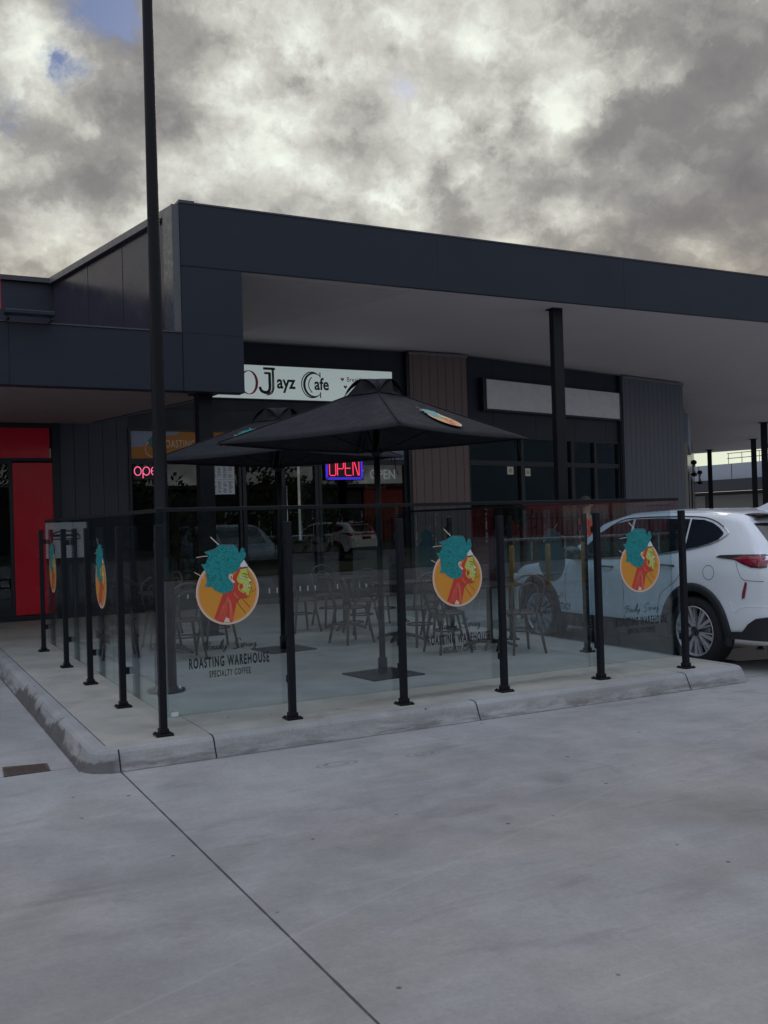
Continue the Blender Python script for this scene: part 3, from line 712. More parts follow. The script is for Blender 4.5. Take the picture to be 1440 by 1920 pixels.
bs_ = thing('blank_sign', tuple(onP(2.9, 3.78)), 'blank unlit grey lightbox sign on the navy wall right of the brown cladding', 'sign')
b = MB(); b.obox(onP(2.92, 4.09, .07), D2, N2, Z3, 2.46, .068, .345); b.build('sign_case', M_frame, bs_, bevel=.004)
b = MB(); b.obox(onP(2.92, 4.10, .144), D2, N2, Z3, 2.36, .005, .31); b.build('sign_face', M_offw, bs_)

# window banner in the transom lights, behind the glass
def banner(x0, x1, label, deco):
    t_ = thing('window_banner', ((x0 + x1) / 2, 10.225, 2.7), label, 'banner')
    b = MB(); b.box(x0, x1, 10.2105, 10.2145, 2.70, 3.20); b.build('banner_sheet', M_orange_dk, t_)
    d = MB(); deco(d); d.build('banner_print', [M_bluegrey, M_grnban, M_cream, M_redink, M_ink], t_)
YB = 10.2095
def flat(d, pts, mi, lift=0): d.add([(x, YB - lift, z) for x, z in pts], [list(range(len(pts)))], mi)
def deco1(d):
    flat(d, [(2.17, 3.195), (2.62, 3.195), (2.60, 3.10), (2.54, 3.06), (2.50, 2.98), (2.42, 2.96), (2.38, 2.92), (2.17, 2.91)], 0)
    flat(d, [(2.72, 3.195), (3.05, 3.195), (3.03, 3.16), (2.94, 3.13), (2.80, 3.12), (2.72, 3.14)], 0)
    P = [(2.60 + (.12 + .02 * math.sin(k * 2.2)) * math.cos(2 * math.pi * k / 26), 3.0 + (.12 + .02 * math.cos(k * 1.7)) * math.sin(2 * math.pi * k / 26)) for k in range(26)]
    ribbon(d, [(2.56 + .14 * math.cos(2 * math.pi * k / 30), 2.88 + .14 * math.sin(2 * math.pi * k / 30)) for k in range(30)], .012, (0, YB, 0), XX, ZZ, .0006, 2, True)
    flat(d, P, 1, .001); flat(d, [(2.56, 2.88), (2.66, 2.90), (2.66, 2.76), (2.60, 2.745)], 3, .0014)
    text_mesh('ROASTING', .19, (2.70, YB, 2.91), XX, ZZ, mi=2, mb=d, xs=.62, lift=.001, align='LEFT', spacing=1.1)
def deco2(d):
    P = [(5.86, 2.705), (5.86, 2.80), (6.3, 2.78), (6.6, 2.80), (6.78, 2.75), (6.95, 2.84), (7.0, 2.93), (7.08, 2.90), (7.15, 3.0), (7.62, 3.0), (7.62, 2.705)]
    flat(d, P, 0)
    flat(d, [(7.3, 3.19), (7.62, 3.19), (7.62, 3.08)], 0)
    ribbon(d, [(7.42 + .12 * math.cos(R_(a)), 2.80 + .16 * math.sin(R_(a))) for a in range(100, 270, 12)], .008, (0, YB, 0), XX, ZZ, .0008, 4)
    for pts in ([(7.40, 2.92), (7.44, 2.86), (7.42, 2.78), (7.38, 2.80)], [(7.46, 2.90), (7.50, 2.82), (7.46, 2.76)], [(7.44, 2.80), (7.54, 2.86), (7.58, 2.78), (7.61, 2.80)], [(7.50, 2.90), (7.56, 2.74)]):
        ribbon(d, [(p.x, p.y) for p in smooth_line(pts, 4)], .007, (0, YB, 0), XX, ZZ, .0008, 4)
    ribbon(d, [(6.62, 2.86), (6.66, 2.80), (6.70, 2.90), (6.73, 2.74)], .012, (0, YB, 0), XX, ZZ, .0008, 4)
def deco3(d):
    flat(d, [(3.55, 2.705), (3.55, 2.78), (4.0, 2.82), (4.05, 2.705)], 0); text_mesh('WAREHOUSE', .19, (3.56, YB, 2.91), XX, ZZ, mi=2, mb=d, xs=.30, lift=.001, align='LEFT')
banner(2.17, 3.36, 'orange and pale blue ROASTING banner in the glass above the pink neon sign', deco1)
banner(5.85, 7.61, 'orange and pale blue banner with script lettering above the NOW OPEN window', deco2)
t_ = thing('window_banner', (3.8, 10.225, 2.7), 'narrow plain orange banner in the glass just right of the dark canopy column', 'banner'); MB().box(3.55, 4.07, 10.2105, 10.2145, 2.70, 3.20).build('banner_sheet', M_orange_dk, t_)

# menu sheets taped inside the glass
def poster(x0, x1, z0, z1, label):
    t_ = thing('menu_poster', ((x0 + x1) / 2, 10.22, z0), label, 'poster')
    MB().box(x0, x1, 10.218, 10.2215, z0, z1).build('sheet', M_paper, t_)
    d = MB(); n = 14; rnd = random.Random(int(z0 * 100)); k = 0
    for c_ in range(4):
        cw = (x1 - x0 - .04) / 4
        for r in range(n):
            if rnd.random() < .85:
                zz_ = z1 - .03 - (z1 - z0 - .05) * r / n; xa = x0 + .025 + c_ * cw
                d.box(xa, xa + cw * rnd.uniform(.5, .85), 10.2165, 10.2175, zz_ - .008, zz_)
    d.build('print', M_print, t_)
poster(3.60, 4.05, 2.33, 2.59, 'upper of two white menu sheets on the glass left of the doors'); poster(3.60, 4.05, 2.06, 2.325, 'lower of two white menu sheets on the glass left of the doors')
def notice(s_, z, label, w_=.10):
    t_ = thing('door_notice', tuple(onP(s_, z - .1, .02)), label, 'notice')
    b = MB(); b.obox(onP(s_, z, -.022), D2, N2, Z3, w_, .002, .085); b.build('sheet', M_yel, t_)
    d = MB()
    for k in range(3): d.obox(onP(s_, z + .03 - k * .03, -.0175), D2, N2, Z3, w_ * .55, .0008, .008)
    d.build('print', M_print, t_)
t_ = thing('shop_poster', (-.9, 10.16, 1.05), 'pale shop poster with a dark arched emblem on the red tenancy window', 'poster')
MB().box(-1.25, -.55, 10.155, 10.163, 1.02, 1.62).build('sheet', M_paper, t_)
b = MB(); ribbon(b, [(-.9 + .24 * math.cos(R_(a)), 1.36 + .12 * math.sin(R_(a))) for a in range(0, 181, 15)], .022, (0, 10.154, 0), XX, ZZ, .0005); b.box(-1.15, -.65, 10.152, 10.154, 1.33, 1.35); b.box(-1.10, -.70, 10.152, 10.154, 1.38, 1.42); b.build('print', M_ink, t_)
notice(1.42, 2.50, 'small pale notice with two lines of print on the window under the blank sign'); notice(2.0, 2.47, 'small pale notice on the glass just right of the window mullion', .085)

# NOW OPEN lettering and dashes on the cafe glass
no = MB(); text_mesh('NOW  OPEN', .26, (7.42, 10.226, 2.325), XX, ZZ, mb=no, xs=.86, off=.006, lift=.001, align='RIGHT')
tag(no.build('window_lettering', M_white), 'pale NOW OPEN lettering on the cafe window right of the neon sign', 'lettering')
ds = MB()
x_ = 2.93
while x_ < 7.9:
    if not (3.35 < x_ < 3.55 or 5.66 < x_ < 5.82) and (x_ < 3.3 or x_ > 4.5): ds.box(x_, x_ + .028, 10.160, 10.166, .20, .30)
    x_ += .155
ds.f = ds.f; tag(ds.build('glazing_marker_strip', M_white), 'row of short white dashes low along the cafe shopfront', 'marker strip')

# neon signs
ns = thing('neon_sign', (6.25, 10.14, 2.16), 'red OPEN neon with a blue outline on the cafe window', 'neon sign')
x0, x1, z0, z1 = 5.87, 6.64, 2.32, 2.71
MB().box(x0 - .02, x1 + .02, 10.155, 10.168, z0 - .02, z1 + .02).build('backing_board', M_neonback, ns)
YN = 10.145
def tb(mb, pts, r=.010, closed=False): mb.tube([(p[0], YN, p[1]) for p in pts], r, 6, 0, closed)
bl = MB()
for o_ in (0, .022): tb(bl, [(x0 + .03 + o_, z0 + o_), (x1 - .03 - o_, z0 + o_), (x1 - o_, z0 + .03 + o_), (x1 - o_, z1 - .03 - o_), (x1 - .03 - o_, z1 - o_), (x0 + .03 + o_, z1 - o_), (x0 + o_, z1 - .03 - o_), (x0 + o_, z0 + .03 + o_)], .009, True)
bl.build('blue_tube', M_neonblue, ns)
rd = MB(); za, zb = z0 + .07, z1 - .055; lw = .13
def L(i): return x0 + .07 + i * .167
tb(rd, [(L(0) + .02, za), (L(0) + lw - .02, za), (L(0) + lw, za + .02), (L(0) + lw, zb - .02), (L(0) + lw - .02, zb), (L(0) + .02, zb), (L(0), zb - .02), (L(0), za + .02)], .009, True)
tb(rd, [(L(1), za), (L(1), zb - .02), (L(1) + .02, zb), (L(1) + lw - .02, zb), (L(1) + lw, zb - .02), (L(1) + lw, za + .15), (L(1) + lw - .02, za + .13), (L(1) + .01, za + .13)], .009)
tb(rd, [(L(2) + lw, zb), (L(2) + .02, zb), (L(2), zb - .02), (L(2), za + .02), (L(2) + .02, za), (L(2) + lw, za)], .009); tb(rd, [(L(2), za + .14), (L(2) + lw - .02, za + .14)], .009)
tb(rd, [(L(3), za), (L(3), zb), (L(3) + .03, zb), (L(3) + lw - .02, za), (L(3) + lw, za), (L(3) + lw, zb)], .009)
rd.build('red_tube', M_neonred, ns)
np_ = thing('neon_sign', (2.45, 10.14, 2.38), 'pink handwritten style open neon in the left cafe window', 'neon sign')
pk = MB()
def cir(cx, cz, rx, rz_, a0=0, a1=360, n=18): return [(cx + rx * math.cos(R_(a0 + (a1 - a0) * k / n)), cz + rz_ * math.sin(R_(a0 + (a1 - a0) * k / n))) for k in range(n + 1)]
YN = 10.15
tb(pk, cir(2.265, 2.485, .06, .075)[:-1], .008, True)
tb(pk, [(2.355, 2.36), (2.355, 2.50)] + cir(2.415, 2.485, .058, .072, 160, -150), .008)
tb(pk, [(2.50, 2.485), (2.605, 2.495)] + cir(2.555, 2.485, .055, .072, 20, 310), .008)
tb(pk, [(2.65, 2.41), (2.65, 2.53), (2.66, 2.54)] + cir(2.70, 2.50, .045, .055, 150, 0, 10) + [(2.745, 2.41)], .008)
pk.build('pink_tube', M_neonpink, np_); MB().box(2.19, 2.76, 10.165, 10.169, 2.34, 2.58).build('backing_board', M_neonback, np_)

# small framed sign hanging inside behind the lettering
t_ = thing('framed_sign', (7.15, 10.6, 2.2), 'small orange framed sign hanging inside behind the NOW OPEN lettering', 'sign')
b = MB(); b.box(6.95, 7.35, 10.60, 10.62, 2.18, 2.60); b.build('panel', M_trim, t_)
b = MB(); b.box(6.92, 7.38, 10.585, 10.61, 2.14, 2.18); b.box(6.92, 7.38, 10.585, 10.61, 2.60, 2.64); b.box(6.92, 6.95, 10.585, 10.61, 2.18, 2.60); b.box(7.35, 7.38, 10.585, 10.61, 2.18, 2.60); b.build('frame', M_orange, t_)
# left: floodlight and red sign edge, receding-wing sign and lanterns
fl = thing('floodlight', (-.1, 5.3, 4.03), 'flat grey linear floodlight on top of the low canopy fascia', 'floodlight')
b = MB(); b.box(-.40, .17, 5.26, 5.44, 4.075, 4.125); b.build('lamp_body', M_fasc, fl, bevel=.008)
b = MB(); b.box(-.36, -.33, 5.34, 5.56, 4.034, 4.10); b.box(.13, .16, 5.34, 5.56, 4.034, 4.10); build_split(b, 'bracket', M_frame, fl)
rs = thing('red_sign_board', (-1.2, 5.4, 4.0), 'red sign board standing on the low canopy at the left edge', 'sign')
MB().box(-2.2, -.425, 5.40, 5.50, 4.14, 4.80).build('board', M_red, rs, bevel=.005); MB().box(-2.0, -1.9, 5.5, 5.56, 4.03, 4.7).build('bracket', M_flash, rs)
pj = thing('projecting_sign', tuple(P3 + D3 * 5 + Z3 * 3.3), 'pale blue tall sign panel on the receding wall beyond the grey cladding', 'sign')
b = MB(); b.obox(P3 + D3 * 6.2 - N3 * .10 + Z3 * 3.95, D3, N3, Z3, 2.6, .06, .48); b.build('sign_face', pbr('pale_blue_sign', (.30, .36, .48), .5), pj)
def lantern(s_, z, off, label):
    P = P3 + D3 * s_ - N3 * off; t_ = thing('wall_lantern', (P.x, P.y, z - .3), label, 'wall lantern', 'round wall lanterns on the receding wall')
    c_ = (P.x, P.y, z)
    MB().lathe(c_, (0, 0, 1), [(.01, -.30), (.10, -.27), (.115, -.19), (.05, -.15)], 16).build('base_cup', M_black, t_)
    MB().lathe(c_, (0, 0, 1), [(.055, -.15), (.055, .14)], 16).build('glass_tube', M_metalp, t_)
    MB().lathe(c_, (0, 0, 1), [(.06, .14), (.10, .17), (.11, .23), (.07, .29), (.01, .31)], 16).build('top_cap', M_black, t_)
    b = MB(); q = P + N3 * off
    b.tube([(P.x, P.y, z - .22), (q.x, q.y, z - .22)], .015); b.build('bracket', M_black, t_)
lantern(10.0, 3.05, .22, 'nearer dark wall lantern close to the grey cladding corner'); lantern(17.0, 2.95, .38, 'farther wall lantern with a pale tube standing out against the bright sky')

# ------------------------------------------------------------------ glass balustrades
def post_mb(p, out_dir, h=1.50):
    """square post, folded base plate; glass clips on the inner face"""
    x, y = p; b = MB(); b.box(x - .026, x + .026, y - .026, y + .026, .012, h)
    return b
def sticker(mb, o, ux, uy, R):
    """the round cafe emblem: profile head with leafy teal hair on an orange disc. mats: 0 orange 1 cream 2 teal 3 red 4 lime 5 highlight 6 ink 7 deep 8 pale red"""
    ux = Vector(ux).normalized(); uy = Vector(uy).normalized(); nz = ux.cross(uy)
    def q(px, py, l): return Vector(o) + ux * ((px - 685) / 465 * R) + uy * ((955 - py) / 465 * R) + nz * l
    def poly(pts, mi, l): mb.add([q(a, c, l) for a, c in pts], [list(range(len(pts)))], mi)
    def disc(r, mi, l, n=56):
        mb.add([Vector(o) + (ux * math.cos(2 * math.pi * k / n) + uy * math.sin(2 * math.pi * k / n)) * (R * r) + nz * l for k in range(n)], [list(range(n))], mi)
    def line(pts, wd, mi, l, n=5):
        P = [(((p.x) - 685) / 465 * R, (955 - p.y) / 465 * R) for p in smooth_line([V2(*a) for a in pts], n)]
        ribbon(mb, P, wd * R / 465, o, ux, uy, l, mi)
    HB = [(300, 545), (365, 650), (375, 800), (345, 858), (450, 870), (620, 980), (776, 880), (700, 705), (866, 625), (958, 470), (915, 332), (862, 418), (795, 283), (610, 278), (500, 335), (352, 374), (420, 425), (366, 545)]
    disc(1.01, 9, .0006); poly(HB, 9, .0008); disc(1.012, 3, .0012); disc(1.005, 1, .0018); disc(.955, 0, .0024); disc(.940, 1, .0030); disc(.925, 0, .0036)
    hair = [(300, 545), (330, 600), (365, 650), (375, 740), (378, 800), (345, 858), (400, 872), (450, 870), (490, 920), (560, 955), (620, 980), (690, 962), (750, 940), (776, 880), (760, 840), (720, 790), (690, 750), (705, 705), (770, 690), (822, 668), (866, 625), (880, 570), (920, 520), (958, 470), (972, 420), (950, 400), (945, 350), (915, 332), (892, 352), (880, 400), (862, 418), (845, 350), (822, 300), (795, 283), (768, 312), (740, 318), (690, 298), (610, 278), (560, 300), (500, 335), (482, 372), (430, 368), (352, 374), (372, 402), (420, 425), (390, 480), (366, 545), (318, 548)]
    red = [(606, 985), (470, 1325), (530, 1360), (600, 1385), (680, 1392), (742, 1388), (765, 1290), (810, 1120), (860, 1062), (930, 1060), (985, 1040), (1000, 980), (985, 900), (960, 800), (985, 632), (880, 610), (800, 700), (740, 760), (700, 900)]
    poly(red, 3, .0042)
    face = [(880, 655), (900, 642), (988, 628), (996, 655), (984, 700), (990, 740), (1012, 780), (1044, 812), (1042, 830), (1012, 838), (1010, 862), (1036, 895), (1022, 915), (1036, 935), (1008, 962), (1012, 1000), (992, 1034), (950, 1005), (962, 975), (898, 962), (880, 930), (918, 905), (905, 858), (850, 842), (818, 790), (846, 720)]
    poly(face, 4, .0050)
    poly([(878, 580), (905, 545), (940, 508), (968, 560), (990, 590), (985, 612), (940, 618), (880, 612)], 5, .0050)
    poly([(985, 785), (1010, 782), (1042, 812), (1036, 828), (1010, 822)], 5, .0056); poly([(1008, 860), (1034, 895), (1010, 905)], 5, .0056)
    poly([(868, 745), (900, 735), (955, 770), (900, 765)], 5, .0056)
    poly(hair, 2, .0060)
    poly([(700, 720), (722, 702), (752, 706), (762, 735), (752, 775), (790, 815), (782, 836), (762, 836), (728, 800), (706, 762)], 1, .0068)
    poly([(728, 735), (744, 728), (748, 760), (736, 790)], 3, .0074)
    poly([(610, 1385), (640, 1310), (690, 1340), (700, 1392)], 1, .0048)
    line([(912, 702), (950, 715), (978, 735)], 9, 6, .0062); line([(895, 745), (930, 752), (980, 768)], 7, 6, .0062); line([(990, 912), (1015, 920), (1036, 918)], 7, 6, .0062)
    line([(905, 625), (950, 615), (990, 622)], 11, 6, .0062); line([(1008, 840), (1025, 836), (1042, 830)], 7, 6, .0062)
    line([(985, 635), (992, 700), (1008, 770), (1044, 815), (1012, 840), (1030, 895), (1036, 935), (1006, 975), (1000, 1035), (960, 1060), (870, 1058), (812, 1110)], 5, 6, .0060, 3)
    for k in range(5):
        line([(530 + k * 26, 1345), (570 + k * 22, 1230 - k * 14), (640 + k * 8, 1110 - k * 18), (700 + k * 6, 1130 - k * 4), (700 + k * 12, 1370)], 5, 8, .0048, 6)
    for k in range(3): line([(790 - k * 16, 960 + 10 * k), (800 - k * 10, 1010), (850 - k * 14, 1062 - k * 3)], 5, 8, .0048, 4)
    line([(855, 860), (845, 910), (880, 960), (930, 985)], 14, 4, .0047, 4)
    for pts in ([(870, 650), (905, 655), (940, 700)], [(840, 800), (890, 810), (950, 830), (985, 880)], [(940, 850), (925, 920), (960, 985)], [(960, 800), (975, 860), (965, 940)]): line(pts, 6, 5, .0058, 4)
    line([(450, 165), (510, 225), (572, 282)], 13, 1, .0055); line([(235, 447), (330, 436), (402, 434)], 9, 1, .0055); line([(200, 655), (270, 695), (345, 745)], 9, 1, .0075)
    line([(820, 1110), (860, 1175), (940, 1275)], 7, 6, .0046); line([(900, 1075), (950, 1130), (1005, 1195)], 6, 6, .0046); line([(1030, 985), (1110, 940)], 5, 6, .0046)
    rnd = random.Random(3)
    for k in range(26):
        a = rnd.uniform(0, 6.28); rr = rnd.uniform(40, 190); cx, cy = 600 + rr * 1.15 * math.cos(a), 620 + rr * 1.3 * math.sin(a)
        line([(cx, cy), (cx + 26 * math.cos(a + .7), cy + 26 * math.sin(a + .7)), (cx + 50 * math.cos(a), cy + 50 * math.sin(a))], 5, 7, .0066, 3)
STK = [M_orange, M_cream, M_teal, M_rust, M_lime, M_pink, M_ink, M_deep, M_rust2, pbr('sticker_backing', (.10, .17, .20), .6)]
SCR = {  # handwriting strokes, unit height ~1
 'P': [[(0, .55), (.25, .85), (.75, 1.0), (1.0, .9), (.85, .65), (.5, .55)], [(.6, 1.0), (.5, .5), (.38, -.1)]],
 'r': [[(0, .0), (.1, .45), (.15, .5), (.3, .42)]], 'o': [[(.3, .42), (.08, .35), (.05, .1), (.2, .0), (.38, .2), (.3, .42), (.5, .38)]],
 'u': [[(0, .42), (.03, .08), (.18, .03), (.32, .40), (.32, .05), (.45, .05)]], 'd': [[(.35, .38), (.1, .36), (.05, .08), (.22, .02), (.38, .35), (.5, 1.05), (.38, .1), (.5, .05)]],
 'l': [[(0, .1), (.2, .6), (.28, 1.1), (.18, 1.08), (.08, .4), (.12, .0), (.28, .1)]], 'y': [[(0, .42), (.05, .1), (.2, .08), (.38, .42)], [(.38, .42), (.28, -.1), (.12, -.4), (.0, -.25), (.25, -.02), (.5, .15)]],
 'S': [[(.95, .85), (.85, 1.15), (.6, 1.1), (.2, .75), (.25, .5), (.55, .35), (.6, .05), (.3, -.15), (.0, .0)]], 'e': [[(.03, .2), (.28, .28), (.3, .42), (.12, .42), (.04, .18), (.15, .0), (.38, .08)]],
 'v': [[(0, .42), (.1, .05), (.3, .42)]], 'i': [[(.05, .4), (.08, .03), (.2, .05)], [(.1, .58), (.13, .64)]], 'n': [[(.03, .4), (.05, .03), (.2, .4), (.3, .36), (.3, .04), (.42, .05)]],
 'g': [[(.32, .38), (.1, .38), (.06, .12), (.2, .08), (.34, .36), (.3, -.2), (.12, -.42), (.0, -.25), (.3, -.02), (.5, .08)]]}
ADV = {'P': .75, 'r': .3, 'o': .45, 'u': .45, 'd': .48, 'l': .3, 'y': .5, 'S': 1.0, 'e': .36, 'v': .34, 'i': .2, 'n': .44, 'g': .45, ' ': .75}
def script(mb, s_, o, ux, uy, h, mi=0, lift=.0012):
    W = sum(ADV[c] for c in s_) * h; x = -W / 2
    for c in s_:
        for st in SCR.get(c, []):
            ribbon(mb, [(p.x, p.y) for p in smooth_line([V2(x + a * h + .12 * b_ * h, b_ * h) for a, b_ in st], 4)], .0050, o, ux, uy, lift, mi)
        x += ADV[c] * h
def lettering(mb, o, ux, uy):
    """Proudly Serving / ROASTING WAREHOUSE / SPECIALTY COFFEE under the disc; o = disc centre"""
    o = Vector(o); uz = Vector(uy)
    script(mb, 'Proudly Serving', o - uz * .42, ux, uy, .060)
    text_mesh('ROASTING WAREHOUSE', .104, o - uz * .545, ux, uy, mb=mb, xs=.445, off=.0035, lift=.0012, spacing=1.26)
    text_mesh('SPECIALTY COFFEE', .066, o - uz * .62, ux, uy, mb=mb, xs=.44, off=.0016, lift=.0012, spacing=1.32)
GT, GB, GO = 1.60, .11, .062      # glass top, bottom, offset from the post line
def balustrade(label, pts, axis, normal, panels, stickers, rail):
    """posts at pts along axis; glass on the +normal side (inside the terrace)"""
    ax = Vector(axis); nz = Vector(normal); t_ = thing('glass_balustrade', (pts[0][0], pts[0][1], 0), label, 'balustrade')
    for (x, y) in pts:
        post_mb((x, y), nz).build('post', M_black, t_, bevel=.004)
        b = MB(); b.box(x - .062, x + .062, y - .062, y + .062, .0, .016); b.box(x - .034, x + .034, y - .034, y + .034, .016, .05)
        for sx in (-1, 1):
            for sy in (-1, 1): b.lathe((x + sx * .047, y + sy * .047, .016), (0, 0, 1), [(.008, 0), (.008, .008)], 8)
        b.build('base_plate', M_black, t_, bevel=.003)
        c = MB(); q = Vector((x, y, 0)) + nz * .042
        for z in (.30, 1.35): c.obox(q + Z3 * z, ax, nz, Z3, .022, .014, .028)
        build_split(c, 'glass_clamp', M_black, t_)
    for i, (a0, a1) in enumerate(panels):
        base = Vector((pts[0][0], pts[0][1], 0)); base = base - ax * base.dot(ax); c = base + ax * ((a0 + a1) / 2) + nz * GO + Z3 * ((GT + GB) / 2)
        g_ = MB(); g_.obox(c, ax, nz, Z3, (a1 - a0) / 2 - .004, .005, (GT - GB) / 2)
        go = g_.build('glass_panel', M_glass, t_)
        for s_ in stickers:
            if a0 < s_ < a1:
                out = -nz; u = Vector((0, 0, 1)); r_ = u.cross(out)          # right-hand direction seen from outside
                o_ = base + ax * s_ + nz * (GO - .0055); o_.z = .99
                m_ = MB(); sticker(m_, o_, r_, u, .242); m_.build('emblem_sticker', STK, go)
                m_ = MB(); lettering(m_, o_, r_, u); m_.build('lettering', M_ink, go)
    b = MB(); a0, a1 = rail; base = Vector((pts[0][0], pts[0][1], 0)); base = base - ax * base.dot(ax)
    b.obox(base + ax * ((a0 + a1) / 2) + nz * GO + Z3 * (GT + .008), ax, nz, Z3, (a1 - a0) / 2, .013, .014); b.build('top_rail', M_black, t_, bevel=.003)
    return t_
fx = [0, .99, 1.955, 2.93, 3.98, 5.01]
balustrade('front glass balustrade with six black posts along the kerb, three orange emblems', [(x, 0) for x in fx], (1, 0, 0), (0, 1, 0),
           [(.02, 1.97), (1.975, 3.93), (3.935, 5.02)], (.525, 2.53, 4.53), (.0, 5.03))
balustrade('left glass balustrade with two narrow looking orange emblems beside the driveway', [(0, y) for y in (1.29, 2.70, 4.05, 5.70)], (0, 1, 0), (1, 0, 0),
           [(.08, 1.92), (1.925, 3.8), (3.805, 5.72)], (2.36, 5.20), (.08, 5.72))
balustrade('right glass balustrade beside the white car, its emblem seen from the back', [(5.01, y) for y in (1.45, 2.85, 4.25, 5.6)], (0, 1, 0), (-1, 0, 0),
           [(.08, 1.40), (1.405, 2.90), (2.905, 4.35), (4.355, 5.62)], (1.96, 4.78), (.08, 5.62))
# small white tag low on the corner glass
wt = MB(); wt.box(.075, .125, .0485, .0525, .115, .145); tag(wt.build('paper_tag', M_white), 'small white tag stuck low on the corner of the front glass', 'tag')

# ------------------------------------------------------------------ light pole
lp = thing('light_pole', (.50, 1.82, 0), 'tall tapered black light pole rising above the fence corner', 'light pole')
MB().lathe((.50, 1.82, 0), (0, 0, 1), [(.098, .02), (.096, 1.2), (.066, 1.22), (.060, 2.4), (.040, 8.5), (.038, 8.6)], 28).build('pole', M_pole, lp)
MB().lathe((.50, 1.82, 0), (0, 0, 1), [(.17, .0), (.17, .022), (.10, .022), (.10, .05)], 28).build('base_flange', M_pole, lp)
b = MB()
for k in range(4): a = R_(45 + 90 * k); b.lathe((.50 + .14 * math.cos(a), 1.82 + .14 * math.sin(a), .022), (0, 0, 1), [(.016, 0), (.016, .03), (.006, .03), (.006, .05)], 8)
build_split(b, 'anchor_bolt', M_metalp, lp)
b = MB(); b.tube([(.50, 1.82, 8.5), (.50, 1.5, 8.62), (.50, 1.2, 8.64)], .03); b.box(.38, .62, .75, 1.25, 8.60, 8.68); b.build('lamp_head', M_pole, lp, bevel=.01)

